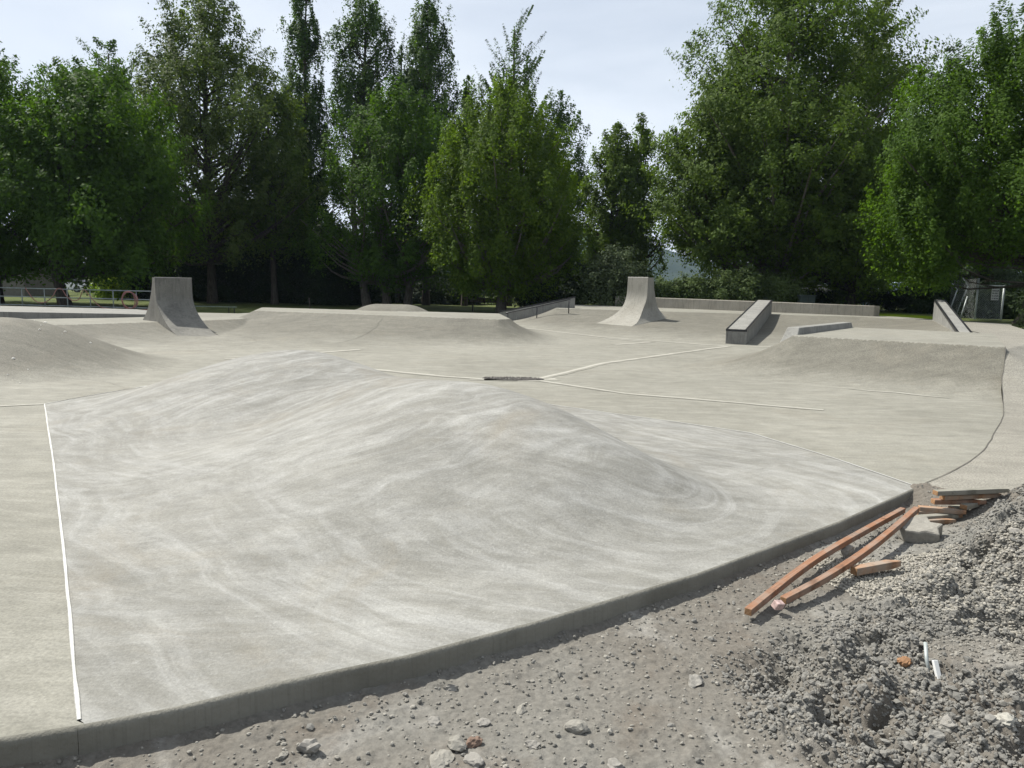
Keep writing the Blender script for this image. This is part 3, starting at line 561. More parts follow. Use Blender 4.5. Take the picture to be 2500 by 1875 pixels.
def dirt_h(X,Y):
    wx=X+.02*fbm(X*9,Y*9,3,70); wy=Y+.02*fbm(X*9+7,Y*9,3,71)
    m=rough_mask(X,Y)*(1-flatpatch(X,Y)); z=dirt_base(X,Y)+.022*fbm(X*1.6,Y*1.6,4,1)*sstep(seg_dist(X,Y,KERB)/.6)
    big=clods(wx,wy,.26,11,.5)*sstep((fbm(X*1.7,Y*1.7,3,60)+.12)/.3); mid=clods(wx,wy,.085,21,.72); sm=clods(wx,wy,.036,31,.8)
    pit=np.minimum(fbm(wx*5,wy*5,4,95)+.12,0)
    hole=np.minimum(fbm(wx*2.6+5,wy*2.6,4,97)+.18,0)
    z=z+m*(.60*big+.55*mid+.6*sm+.07*fbm(X*2.6,Y*2.6,4,90)+.22*pit+.45*hole+.012*fbm(wx*30,wy*30,3,96))
    z=z+(1-m)*(.20*clods(wx,wy,.07,51,.10)+.30*clods(wx,wy,.026,61,.25))+.006*fbm(X*22,Y*22,4,80)*(1+m)+.006*fbm(X*60,Y*60,2,81)*(.4+m)
    return z+.05*flatpatch(X,Y)*rough_mask(X,Y)
DST=.0092
dx_=np.arange(-3.6,5.6,DST); dy_=np.arange(.9,7.6,DST); DX,DY=np.meshgrid(dx_,dy_)
keep=(~inside(DX[:-1,:-1],DY[:-1,:-1],PARK)|(seg_dist(DX[:-1,:-1],DY[:-1,:-1],KERB)<.05))&(DY[:-1,:-1]>np.abs(DX[:-1,:-1])*1.25-.9)&(~inside(DX[:-1,:-1],DY[:-1,:-1],PAVE)|(seg_dist(DX[:-1,:-1],DY[:-1,:-1],PAVE,True)<.06)*(DY[:-1,:-1]<6.72)|(pile_h(DX[:-1,:-1],DY[:-1,:-1])>.05))
ny,nx=DX.shape; idx=np.arange(nx*ny).reshape(ny,nx); F4=np.stack([idx[:-1,:-1],idx[:-1,1:],idx[1:,1:],idx[1:,:-1]],-1)[keep]; used,inv=np.unique(F4,return_inverse=True); F4=inv.reshape(-1,4)
ux,uy=DX.ravel()[used],DY.ravel()[used]; DZ=dirt_h(ux,uy)
tag(mesh_np('dirt',np.stack([ux,uy,DZ],1),F4,M_dirt),kind='structure')
def dz(x,y): return float(dirt_h(np.array([float(x)]),np.array([float(y)]))[0])
# loose stones and clods lying on it
def on_dirt(n,xr,yr,keepf):
    x=rng.uniform(*xr,n);y=rng.uniform(*yr,n);k=keepf(x,y)&~inside(x,y,PARK)&(~inside(x,y,PAVE)|(pile_h(x,y)>.07))&(seg_dist(x,y,KERB)>.03)&(y>np.abs(x)*.62); x,y=x[k],y[k]; return x,y,dirt_h(x,y)
x,y,z=on_dirt(70000,(-2.5,4.6),(1.7,6.6),lambda x,y:rng.uniform(0,1,len(x))<.22+.78*rough_mask(x,y)); r=rng.uniform(.003,.0085,len(x))*rng.choice([1,1,1,1.7],len(x))
g=scatter_lumps('gravel',np.stack([x,y,z+r*.25],1),r,M_gravel,1,.12,.8); tag(g,'loose pebbles and grit strewn over the dug dirt','gravel',kind='stuff')
x,y,z=on_dirt(150000,(-1.0,4.6),(1.8,6.6),lambda x,y:(rng.uniform(0,1,len(x))<.02+.98*rough_mask(x,y)*(1-flatpatch(x,y)))); r=.004+.007*rng.uniform(0,1,len(x))+.014*rng.uniform(0,1,len(x))**12
g=scatter_lumps('soil_clods',np.stack([x,y,z+r*.3],1),r,M_clod,1,.2,.9); tag(g,'small grey clods of crumbly soil covering the dirt heap','soil',kind='stuff')
x,y,z=on_dirt(30000,(1.9,4.4),(3.3,5.6),lambda x,y:(np.hypot((x-3.0)/1.0,(y-4.5)/.8)+.5*fbm(x*3,y*3,3,33)<.9)&(flatpatch(x,y)<.3)); r=rng.uniform(.006,.0135,len(x))
g=scatter_lumps('pea_gravel',np.stack([x,y,z+r*.3],1),r,stone_mat('pea_gravel',(.20,.19,.16),(.32,.30,.26)),1,.08,.8,smooth=True); tag(g,'pale rounded pea gravel spread on the right of the dirt heap','gravel',kind='stuff')
def rock(x,y,r,mat,label,flat=.6,sub=3,name='rock',rz=0,sx=1.2,seed=0,sharp=.35,lift=.25):
    rg=np.random.default_rng(seed+5); v,f=ico(sub); V=v.copy()
    for _ in range(9):                                     # chip planes off the ball
        n=rg.normal(size=3); n/=np.linalg.norm(n); d=rg.uniform(.45,.8); q=V@n; V=V-np.outer(np.maximum(q-d,0)*(1-sharp*.2),n)
    ph=rg.uniform(0,6,3); V*=(1+.10*np.sin(V@rg.normal(size=(3,))*5+ph[0])+.07*np.sin(V@rg.normal(size=(3,))*9+ph[1])+.04*np.sin(V@rg.normal(size=(3,))*17+ph[2])+rg.uniform(-.035,.035,len(V)))[:,None]; V*=np.array([sx,1,flat])*r; c,s=math.cos(rz),math.sin(rz); V=V@np.array([[c,s,0],[-s,c,0],[0,0,1]])
    z=float(np.median(dirt_h(x+np.linspace(-r,r,7),y+np.linspace(-r,r,7))))
    o=mesh_np(name,V,f,mat,None,False); o.location=(x,y,z+r*flat*lift+.004); tag(o,label,'rock'); return o
def g(px,py,z=-.14):
    v=fv*FPX+rv*(px-1250)-uv*(py-937.5); t=(z-EYE)/v[2]; return v[0]*t,v[1]*t
RK=[(755,1822,.055,M_rock_grey,'knobbly grey-brown rock standing near the kerb, at the lower left',.9),
(1075,1850,.06,M_rock_pale,'pale flat stone at the bottom edge, left of the stone cluster',.5),(1122,1816,.055,M_rock_pale,'pale upright stone in the small cluster near the bottom edge',.7),
(1160,1812,.04,M_rock_brown,'reddish-brown stone in the small cluster near the bottom edge',.7),(1158,1852,.048,M_rock_grey,'smooth grey stone in front of the reddish-brown stone',.6),
(1406,1776,.05,M_rock_pale,'rough pale rock with a dark shadow alone on the compact dirt',.9),(1273,1730,.032,M_rock_pale,'small pale rock on the brown dirt, above the flat tan stone',.8),
(1298,1815,.038,M_rock_grey,'flat tan stone right of the stone cluster near the bottom',.55),(1697,1657,.062,M_rock_grey,'big blunt grey rock at the edge of the churned soil',.7),
(1062,1757,.035,M_rock_grey,'rounded grey pebble stone close to the kerb shadow',.8),(1101,1672,.04,M_rock_grey,'small jagged stone against the kerb on a dirt lump',.8),
(1502,1860,.04,M_rock_grey,'pale-topped stone at the bottom edge below the lone rough rock',.7),(2455,1775,.052,M_rock_white,'white angular stone at the right, near the bottom corner',.7),
(2312,1765,.05,M_rock_grey,'round grey clod-like rock left of the white angular stone',.85),(2278,1795,.05,M_clod,'dull grey lump of dried mud near the bottom right',.8),
(2065,1345,.085,M_rock_pale,'rough broken pale rock wedged between the two long red bars',.8),(2480,1335,.06,M_rock_grey,'grey chunk high on the heap at the right edge',.6),
(1905,1690,.045,M_clod,'dark soil lump in the middle of the churned dirt',.8),(690,1838,.03,M_rock_pale,'tiny pale stone in front of the knobbly rock',.5),(1180,1760,.034,M_rock_grey,'small pointed stone beside the rounded grey pebble stone',.9)]
for i,(px_,py_,r,m_,lb,fl) in enumerate(RK):
    z0=-.14
    for _ in range(3):
        X_,Y_=g(px_,py_,z0); z0=float(dirt_base(np.array([X_]),np.array([Y_]))[0])+.02
    rock(X_,Y_,r*.82,m_,lb,fl,rz=i*1.3,seed=i,lift=.05)
# slab of broken concrete
def onheap(px,py):
    z0=-.1
    for _ in range(5): X_,Y_=g(px,py,z0); z0=float(dirt_base(np.array([X_]),np.array([Y_]))[0])+.04
    return X_,Y_,z0
X_,Y_,z0=onheap(2240,1300); rg=np.random.default_rng(3); n=13; o=prism('broken_concrete',[(math.cos(t)*(.15+.04*rg.uniform(-1,1)),math.sin(t)*(.15+.04*rg.uniform(-1,1))) for t in np.linspace(0,2*math.pi,n,endpoint=False)],-.06,[.035+.012*rg.uniform(-1,1) for _ in range(n)],M_rock_pale,bevel=.012)
o.location=(X_,Y_,z0+.03); o.rotation_euler=(.10,-.12,.3); tag(o,'flat pale chunk of broken concrete lying below the ends of the red bars','rubble')
# ------------------------------------------------------------------ lumber
def bar(name,pts,w,h,mat,label,point=0,group=None,roll=0):
    """square timber following pts; optional pencil point at its end"""
    P=[Vector(p) for p in pts]; n=len(P); v=[];f=[]
    root_loc=P[0].copy(); d0=(P[-1]-P[0]).normalized(); q=Matrix.Rotation(math.atan2(d0.y,d0.x),3,'Z'); qi=q.transposed(); P=[qi@(p-root_loc) for p in P]
    for i,p in enumerate(P):
        d=(P[min(i+1,n-1)]-P[max(i-1,0)]).normalized(); s=d.cross(Vector((0,0,1))).normalized(); u=s.cross(d); s,u=s*math.cos(roll)+u*math.sin(roll),u*math.cos(roll)-s*math.sin(roll)
        k=1
        for a,b in ((-1,-1),(1,-1),(1,1),(-1,1)): v.append(p+s*a*w/2*k+u*b*h/2*k)
    if point:
        d=(P[-1]-P[-2]).normalized(); s=d.cross(Vector((0,0,1))).normalized(); u=s.cross(d)
        for a,b in ((-1,-1),(1,-1),(1,1),(-1,1)): v.append(P[-1]+d*point+s*a*w*.14+s*w*.25+u*b*h/2*.75)
        n+=1
    for i in range(n-1):
        for j in range(4): f.append((i*4+j,i*4+(j+1)%4,(i+1)*4+(j+1)%4,(i+1)*4+j))
    f.append((3,2,1,0)); f.append(tuple((n-1)*4+j for j in range(4)))
    mb=MB(); mb.add(v,f); o=mb.build(name,mat,None,bevel=.003); o.data.materials.append(M_wood_end); o.data.polygons[-2].material_index=1; o.data.polygons[-1].material_index=1
    o.location=root_loc; o.rotation_euler=q.to_euler(); tag(o,label,'lumber',group); return o
def lay(pix,up):
    out=[]
    for (px_,py_),u_ in zip(pix,up):
        z0=-.12
        for _ in range(5):
            X_,Y_=g(px_,py_,z0); z0=float(dirt_base(np.array([X_]),np.array([Y_]))[0])+u_
        out.append((X_,Y_,z0))
    return out
def fine(pts,n=14):
    p=[Vector(q) for q in pts]; out=[]
    for i in range(len(p)-1):
        a=p[max(i-1,0)];b=p[i];c=p[i+1];d=p[min(i+2,len(p)-1)]
        for k in range(n):
            t=k/n; out.append(.5*((2*b)+(c-a)*t+(2*a-5*b+4*c-d)*t*t+(3*b-a-3*c+d)*t**3))
    out.append(p[-1]); return out
bar('lumber_bar',fine(lay([(1826,1494),(1953,1393),(2044,1334),(2204,1245)],[.06,.07,.08,.06]),6),.042,.04,M_wood_red,'long red-brown timber bar lying closest to the kerb, cut end towards the camera')
bar('lumber_bar',fine(lay([(1912,1466),(2025,1405),(2134,1331),(2238,1243)],[.05,.08,.10,.14]),6),.042,.04,M_wood_red,'long bowed red-brown timber bar, its upper end propped on the stake pile')
bar('wooden_stake',lay([(2084,1394),(2170,1378)],[.05,.05]),.055,.05,M_wood_tan,'short pointed stake lying alone on the dirt right of the red bars',point=.09)
STK=[([(2283,1203),(2430,1197)],.13,M_wood_grey,'grey weathered stake on top of the pile by the pavement'),
([(2300,1214),(2412,1209)],.085,M_wood_tan,'tan pointed stake second from the top of the pile'),
([(2277,1224),(2372,1225)],.04,M_wood_red,'reddish stake at the bottom of the stake pile'),
([(2352,1238),(2438,1215)],.02,M_wood_grey,'long greyish stake slanting out to the right of the pile'),
([(2243,1241),(2320,1247)],-.01,M_wood_tan,'tan pointed stake just under the end of the bowed bar'),
([(2238,1252),(2312,1256)],-.045,M_wood_tan,'tan stake with a worn point next below the bowed bar end'),
([(2226,1266),(2316,1260)],-.05,M_wood_grey,'pale stake lying flat, second lowest of the lower bundle'),
([(2214,1276),(2300,1272)],-.07,M_wood_tan,'lowest stake of the lower bundle, partly buried beside the broken concrete'),
([(2322,1243),(2342,1240)],-.02,M_wood_grey,'short grey stake stub poking out beneath the slanting stake')]
for pix,zf,m_,lb in STK: bar('wooden_stake',[(*g(px_,py_,zf),zf) for px_,py_ in pix],.058,.038,m_,lb,point=.11,group='pile of wooden form stakes')
X_,Y_,z0=onheap(2273,1625); pipe=MB().tube([(0,0,-.05),(-.005,.03,.01),(.015,.09,.07)],.009,8).build('metal_pipe',M_galv,None,True); pipe.location=(X_,Y_,z0); tag(pipe,'thin grey conduit sticking out of the soil beside the white stake','pipe')
X_,Y_,z0=onheap(2290,1640); o=MB().box(-.012,.012,-.008,.008,-.05,.06).build('white_stake',simple('white_plastic',(.6,.6,.58),.5,.1),None,bevel=.003); o.location=(X_,Y_,z0-.01); o.rotation_euler=(-.6,.06,.1); tag(o,'small white plastic stake in the soil by the conduit','stake')
X_,Y_,z0=onheap(2208,1610); o=rock(X_,Y_,.03,simple('orange_brick',(.22,.12,.06),.9,.3,20),'small orange piece of broken brick in the churned soil',.8,seed=31,name='brick_piece')
X_,Y_,z0=onheap(1897,1481); o=MB().box(-.03,.03,-.02,.02,-.01,.035).build('paper_scrap',simple('red_white_paper',(.5,.36,.33),.6,.5,40),None,bevel=.004); o.location=(X_,Y_,z0); o.rotation_euler=(.4,.2,.5); tag(o,'crumpled red and white paper scrap at the lower end of the bowed bar','litter')
# white crumbs on the left mound
k=46; x=rng.normal(-9.6,1.5,k); y=rng.normal(13.2,1.3,k); m_=inside(x,y,MOUND_AREA); x,y=x[m_],y[m_]; z=park_h(x,y)
g_=scatter_lumps('mortar_crumbs',np.stack([x,y,z+.004],1),rng.uniform(.012,.035,len(x)),simple('lime_mortar',(.6,.58,.53),.9,.1),1,.2,.6); tag(g_,'white mortar crumbs scattered over the left mound','mortar crumbs',kind='stuff')
# ------------------------------------------------------------------ vegetation
def at(px,py,d):
    """world x,z seen at photo position px,py (2212 px wide copy) at depth d"""
    px*=2500/2212;py*=2500/2212; v=fv*FPX+rv*(px-1250)-uv*(py-937.5); t=d/v[1]; return v[0]*t,EYE+v[2]*t
PROF=dict(round=[(0,.6),(.1,.92),(.35,1),(.6,.93),(.8,.74),(.93,.45),(1,.12)],
 column=[(0,.55),(.2,.95),(.45,1),(.7,.8),(.88,.5),(1,.08)],
 cone=[(0,.8),(.1,1),(.35,.85),(.6,.55),(.85,.22),(1,.03)],
 top=[(0,.7),(.15,.95),(.4,1),(.6,.95),(.7,.66),(.82,.42),(.93,.3),(1,.12)],
 oval=[(0,.6),(.15,.92),(.4,1),(.65,.85),(.85,.5),(1,.06)],dome=[(0,.7),(.1,.95),(.4,1),(.7,.92),(.87,.7),(.96,.42),(1,.15)],bush=[(0,.95),(.4,1),(.75,.75),(1,.25)])
def leaves(C,N_,size,up=.5,asp=.55):
    """rhombic leaves at C; returns V,F"""
    n=len(C); a=N_*1.15+rng.normal(size=(n,3))*.55; a[:,2]+=up; a/=np.linalg.norm(a,axis=1)[:,None]
    t=np.cross(a,rng.normal(size=(n,3))); t/=np.linalg.norm(t,axis=1)[:,None]; b=np.cross(a,t)
    s=(size*rng.uniform(.6,1.35,n))[:,None]; V=np.stack([C-t*s*.5,C+b*s*asp*.5-t*s*.05,C+t*s*.5,C-b*s*asp*.5-t*s*.05],1).reshape(-1,3)
    return V,np.arange(4*n).reshape(-1,4)
def tubes(paths):
    V=[];F=[];b=0;K=5
    for P,r in paths:
        P=np.asarray(P,float);T=np.gradient(P,axis=0);T/=np.linalg.norm(T,axis=1)[:,None]+1e-9; A=np.cross(T,[.31,.9,.12]);A/=np.linalg.norm(A,axis=1)[:,None]+1e-9;B=np.cross(T,A)
        for i in range(len(P)):
            for k in range(K): q=2*math.pi*k/K; V.append(P[i]+(A[i]*math.cos(q)+B[i]*math.sin(q))*r[i])
        for i in range(len(P)-1):
            for k in range(K): F.append((b+i*K+k,b+i*K+(k+1)%K,b+(i+1)*K+(k+1)%K,b+(i+1)*K+k))
        b+=len(P)*K
    return np.array(V),F
def tree(name,cpx,top,hw,bot,d,prof,mat,label,n=30000,clump=.55,shoot=.6,thin=.22,upw=.8,leaf=.19,nc=None,trunk=.22,stems=1,barkm=None,gz=None,lob=.18,group='trees around the skatepark',lean=0,cat='tree',inner=.3,stem_x=None,droop=0,depth=1.,limbs=70):
    n=int(n*1.95); leaf*=.97; inner=inner+.08
    cx,zt=at(cpx,top,d); _,zb=at(cpx,bot,d); Rw=hw*2500/2212/FPX*d; gz=(.6 if cpx>1300 else -.06) if gz is None else gz
    zb=max(zb,gz-.1); Hh=zt-zb; pr=np.array(PROF[prof]); nc=nc or max(40,int(n/150))
    t=rng.uniform(0,1,nc*6); w=np.interp(t,pr[:,0],pr[:,1]); t=t[rng.uniform(0,1,len(t))<w**1.1][:nc]; nc=len(t)
    a=rng.uniform(0,2*math.pi,nc); rad=np.interp(t,pr[:,0],pr[:,1])
    lobe=1+lob*np.sin(a*3+t*9+cpx)+lob*.8*np.sin(a*5-t*14+cpx*.3)+rng.normal(0,.05,nc)
    rho=np.where(rng.uniform(0,1,nc)<inner,rng.uniform(.15,.75,nc),rng.uniform(.72,1.0,nc))*lobe
    C=np.stack([rho*np.cos(a)*rad*Rw+lean*t,rho*np.sin(a)*rad*Rw*depth,t*Hh],1); out=np.stack([np.cos(a),np.sin(a),np.zeros(nc)],1)*rho[:,None]
    per=n//nc; dirv=out*(1-upw)+np.array([0,0,upw-droop]); dirv/=np.linalg.norm(dirv,axis=1)[:,None]+1e-9
    ln=shoot*rng.uniform(.5,1.5,nc); u=rng.uniform(-.35,1,(nc,per)); sz=clump*rng.uniform(.6,1.3,nc)
    wd=(thin+(1-u.clip(0,1))*1.0)*sz[:,None]*(.44 if d<90 else .5)
    Lf=C[:,None]+dirv[:,None]*(u*ln[:,None])[...,None]+rng.normal(size=(nc,per,3))*wd[...,None]*np.array([1,1,.75])
    No=np.repeat(out[:,None]*.7,per,1)+(Lf-C[:,None])/(sz[:,None,None])*.5
    V,F=leaves(Lf.reshape(-1,3),No.reshape(-1,3),leaf)
    root=empty(name,(cx,d,gz)); V[:,2]+=zb-gz; V[:,2]=np.maximum(V[:,2],.02)
    mesh_np('foliage' if cat!='tree' else 'crown',V,F,mat,root,True)
    paths=[]; sx=stem_x or [0]*stems
    for s in range(len(sx)):
        x0_=sx[s]; zz=np.linspace(-.3,(zb-gz)+Hh*(.93-.12*s),10); wv=np.cumsum(rng.normal(0,.06,10))*.8; tt=np.linspace(0,1,10)
        P=np.stack([x0_*(1-tt*.45)+wv*tt+lean*tt*.8+(x0_*.9*np.sin(tt*2)),wv[::-1]*tt,zz],1); r=trunk*(1-.9*tt)**.9+.02; r[0]*=1.35; paths.append((P,r))
    k=min(nc,limbs); order=rng.permutation(nc)[:k]
    for i in order:
        P0,_r=paths[i%len(sx)]; e=C[i]+np.array([0,0,zb-gz]); h0=max(e[2]-np.hypot(e[0],e[1])*rng.uniform(.5,1.1),(zb-gz)*.9+.3*rng.uniform())
        h0=min(h0,P0[-1,2]*.97); s0=np.array([np.interp(h0,P0[:,2],P0[:,0]),np.interp(h0,P0[:,2],P0[:,1]),h0]); mid=(s0+e)/2+np.array([0,0,-.06*np.linalg.norm(e-s0)])+rng.normal(0,.08,3)
        r0_=np.interp(h0,P0[:,2],_r)*.45+.012; paths.append((np.stack([s0,s0*.55+mid*.45,mid,(mid+e)/2+.04,e+dirv[i]*ln[i]*.6]),np.array([r0_,r0_*.8,r0_*.6,r0_*.4,.008])))
    V,F=tubes(paths); mesh_np('trunk',V,np.array(F),barkm or M_bark2,root,True)
    tag(root,label,cat,group); return root
G_='trees around the skatepark'
tree('maple_tree',-45,128,205,600,44,'dome',LM['maple'],'dark green broad maple at the left edge, tallest crown there',52000,.8,1.0,.25,.7,.2,lob=.3,trunk=.4,inner=.25)
tree('maple_tree',205,168,150,602,42,'dome',LM['maple'],'round dense green maple behind the left end of the pipe railing',46000,.8,.9,.25,.65,.2,lob=.28,trunk=.3,inner=.25,stem_x=[-2.1])
tree('cottonwood_tree',232,92,78,420,60,'round',LM['poplar'],'dark treetop peeking out above the round left maple',8000,.5,1.0,.2,.45,.2,lob=.3)
tree('willow_tree',440,-12,186,560,52,'top',LM['grey'],'tall olive-grey tree with a sparse feathery top and silvery leaves, above the left vert wall',52000,.75,1.1,.22,.62,.2,lob=.2,trunk=.3,stems=2,limbs=110)
tree('cottonwood_tree',585,190,72,540,53,'oval',LM['cotton'],'olive bushy tree leaning against the right side of the tall olive-grey tree',15000,.7,.8,.3,.6,.2,lob=.2)
tree('poplar_tree',655,-50,50,520,60,'column',LM['poplar'],'slender columnar poplar, leftmost of the three poplars',19000,.5,1.2,.2,.9,.2,lob=.16,trunk=.26,limbs=90)
tree('poplar_tree',782,-30,74,440,61,'column',LM['poplar'],'broad columnar poplar, middle one of the three poplars',20000,.6,1.3,.2,.85,.2,lob=.2,trunk=.26,limbs=100)
tree('poplar_tree',925,-2,64,440,59,'column',LM['poplar'],'dark columnar poplar, rightmost of the three poplars',20000,.55,1.2,.2,.88,.2,lob=.18,trunk=.26,limbs=90)
tree('poplar_tree',862,72,30,420,62,'cone',LM['poplar'],'thin wispy poplar in the gap between the middle and right poplars',5500,.4,1.2,.15,.9,.2)
tree('poplar_tree',1010,168,28,420,60,'cone',LM['poplar'],'small pointed poplar tip right of the dark columnar poplar',4500,.4,1.0,.15,.9,.2)
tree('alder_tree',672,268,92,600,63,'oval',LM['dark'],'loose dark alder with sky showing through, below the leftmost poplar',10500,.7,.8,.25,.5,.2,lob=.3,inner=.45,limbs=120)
tree('maple_tree',850,212,158,610,52,'round',LM['maple'],'dark green maple with several leaning trunks behind the pale dome',44000,.6,1.2,.2,.86,.2,lob=.26,stem_x=[-1.7,-.4,.9],trunk=.28,limbs=130,inner=.35,barkm=M_bark)
tree('maple_tree',1088,186,166,628,46,'oval',LM['light'],'bright light green maple with upright shoots, left of the sloping ledge',70000,.55,1.15,.16,.92,.17,lob=.15,trunk=.28,limbs=120,barkm=M_bark,inner=.3,stem_x=[.1])
tree('poplar_tree',1112,48,72,330,62,'cone',LM['poplar'],'open spiky treetop with upswept branches above the bright light maple',8000,.42,2.0,.1,.6,.2,lob=.1,limbs=110)
tree('cottonwood_tree',1212,208,74,620,60,'oval',LM['poplar'],'grey-green tree rising behind the right shoulder of the bright light maple',17000,.6,1.1,.22,.8,.2,lob=.2,trunk=.22)
tree('alder_tree',1332,272,66,640,54,'oval',LM['cotton'],'left one of the twin pointed alders behind the right vert wall',24000,.55,.8,.25,.75,.19,lob=.2,limbs=110)
tree('alder_tree',1388,266,52,640,55,'oval',LM['cotton'],'right one of the twin pointed alders behind the right vert wall',13000,.5,.8,.25,.75,.19,lob=.2,limbs=100)
tree('cottonwood_tree',1725,-60,215,600,46,'round',LM['cotton'],'huge spreading cottonwood with the highest crown, behind the long wall',76000,.8,.9,.25,.45,.19,lob=.26,trunk=.36,limbs=180,barkm=M_bark,inner=.35)
tree('cottonwood_tree',1590,165,140,560,46,'oval',LM['cotton'],'green cottonwood forming the left shoulder of the big group of trees at right',44000,.75,.9,.25,.45,.19,lob=.24,trunk=.25,limbs=120)
tree('cottonwood_tree',1895,8,100,480,50,'top',LM['grey'],'pale loose treetop right of the highest crown, leaves yellow-grey',24000,.6,1.0,.2,.4,.19,lob=.25,limbs=120,droop=.1)
tree('cottonwood_tree',1865,300,135,628,44,'oval',LM['cotton'],'yellowish green lower cottonwood, right part of the big group above the wall end',34000,.75,.8,.25,.4,.18,lob=.24,limbs=90,trunk=.28)
tree('cedar_tree',2062,88,66,640,58,'cone',LM['conifer'],'dark pointed cedar standing behind the right-hand trees',22000,.55,1.0,.2,.12,.2,lob=.1,droop=.25,trunk=.25)
tree('cedar_tree',2150,180,80,640,56,'cone',LM['conifer'],'second dark cedar mostly hidden by the feathery maple',16000,.55,1.0,.2,.12,.2,lob=.1,droop=.25,trunk=.25)
tree('ash_tree',2205,70,215,560,31,'round',LM['feather'],'feathery bright green ash at the right edge, nearest of the trees',80000,.55,.95,.18,.72,.125,nc=620,lob=.28,trunk=.24,gz=.55,limbs=150,inner=.22,stem_x=[1.3])
tree('ash_tree',2015,300,88,610,30,'round',LM['feather'],'lower feathery green ash branches reaching left over the narrow far right ledge',22000,.5,.9,.18,.7,.125,nc=170,lob=.3,trunk=.1,gz=.55,limbs=14,inner=.3,stem_x=[3.6])
BG='shrubs along the edge of the park'
def bush(cpx,top,hw,bot,d,m,label,n=8000,**k):
    a=dict(clump=.5,shoot=.5,thin=.3,upw=.7,leaf=.15,trunk=.05,limbs=24,stems=2,group=BG,cat='bush',lob=.14,depth=.9,inner=.3); a.update(k)
    return tree('bush',cpx,top,hw,bot,d,'bush',m,label,n,**a)
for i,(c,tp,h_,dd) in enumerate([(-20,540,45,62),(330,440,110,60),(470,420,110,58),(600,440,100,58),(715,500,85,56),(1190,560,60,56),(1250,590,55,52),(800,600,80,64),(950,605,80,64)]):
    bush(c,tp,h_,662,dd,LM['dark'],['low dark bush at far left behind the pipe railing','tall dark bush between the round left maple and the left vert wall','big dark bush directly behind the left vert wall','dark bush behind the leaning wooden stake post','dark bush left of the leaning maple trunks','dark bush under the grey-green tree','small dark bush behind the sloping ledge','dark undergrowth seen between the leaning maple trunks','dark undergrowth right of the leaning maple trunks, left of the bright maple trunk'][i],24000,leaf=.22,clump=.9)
bush(240,592,30,648,56,LM['bright'],'small sunlit yellow-green bush behind the railing',2600,leaf=.14)
bush(1338,545,68,662,41,LM['purple'],'greyish purple-leaved shrub right behind the right vert wall',13000,leaf=.13)
for i,(c,tp,h_) in enumerate([(1432,622,45),(1492,612,45),(1556,598,50),(1620,600,50),(1685,606,45),(1760,640,40),(1845,622,45),(1925,632,40),(1990,640,40)]):
    bush(c,tp,h_,664,41.5+(i>4)*3.5,LM['shrub'] if i<5 or i==6 else LM['dark'],['first bramble bush from the right vert wall, low','second bramble bush from the right vert wall','third bramble bush from the right vert wall, taller','fourth bramble bush, just left of the big trunk','fifth bramble bush, against the big trunk','low dark shrub by the green utility cabinet','pale green shrub in front of the slatted fence','dark shrub left of the blue tarp shelter','dark shrub behind the end of the long wall'][i],8500 if i<5 else 3500,leaf=.13)
bush(2150,640,50,700,36,LM['dark'],'dark bramble behind the chain link fence panel',7000,gz=.55)
bush(2282,630,50,735,25,LM['dark'],'dark bramble at the right edge beside the pavement',9000,gz=.5,leaf=.1)
bush(2030,600,60,690,42,LM['dark'],'dense dark bush left of the chain link fence',9000,gz=.55)
# far woodland closing the view
k=90000; X_=rng.uniform(-75,90,k); Y_=rng.uniform(70,84,k); Z_=0; hh=5.2+2.5*fbm(X_*.12,X_*0+2,4,12)-5.0*((X_>11)&(X_<21))-9*((X_>-53)&(X_<-41.5)); Z_=rng.uniform(0,1,k)**.8*hh-.1
kk_=Z_>-.2; X_,Y_,Z_=X_[kk_],Y_[kk_],Z_[kk_]; k=len(X_)
V,F=leaves(np.stack([X_,Y_,Z_],1),np.tile([0,-.4,0],(k,1)),.42); tag(mesh_np('woodland',V,F,LM['dark'],None,True),'far dark undergrowth closing the view beyond the park trees','woodland',kind='stuff')
# tall grass fringe at the right
k=26000; X_=rng.uniform(9.5,19,k); Y_=rng.uniform(33.0,38.0,k); m_=(~inside(X_,Y_,PARK))&(Y_>33.2-(X_-15)*.9-1.5); X_,Y_=X_[m_],Y_[m_]; Z_=ground_h(X_,Y_); n=len(X_)
hgt=rng.uniform(.03,.10,n); dxx=rng.normal(0,.02,n); V=np.stack([np.stack([X_-.012,Y_,Z_],1),np.stack([X_+.012,Y_,Z_],1),np.stack([X_+dxx,Y_,Z_+hgt],1)],1).reshape(-1,3)
tag(mesh_np('grass_blades',V,np.arange(3*n).reshape(-1,3),leafmat('grass_blade',(.09,.13,.03),(.20,.22,.07),.3),None,False),'short green grass strip behind the end of the long wall','grass',kind='stuff')
# ------------------------------------------------------------------ background built things
hx=np.linspace(-400,1500,120); V=[];F=[]
for j,(yy,f_) in enumerate(((900,0),(1050,.45),(1250,.85),(1500,1.0),(1800,.3))):
    for i,x_ in enumerate(hx): V.append((x_,yy,-6+f_*(58+55*math.exp(-((x_-20)/190)**2)*1+14*math.sin(x_*.011)+8*float(fbm(np.array([x_*.012]),np.array([j*.7]),4,3)[0]))))
n=len(hx); F=[(j*n+i,j*n+i+1,(j+1)*n+i+1,(j+1)*n+i) for j in range(4) for i in range(n-1)]
m,t,b=newmat('forested_hill',.95,.05); q=NT(t); c_=q.mix(q.ramp(q.noise(q.co(),.03,8,.7),[(.35,0.),(.65,1.)]),(.012,.022,.016),(.03,.042,.026)); q.l(c_,b.inputs['Base Color'])
tag(mesh_np('hill',V,F,m,None,True),kind='structure')
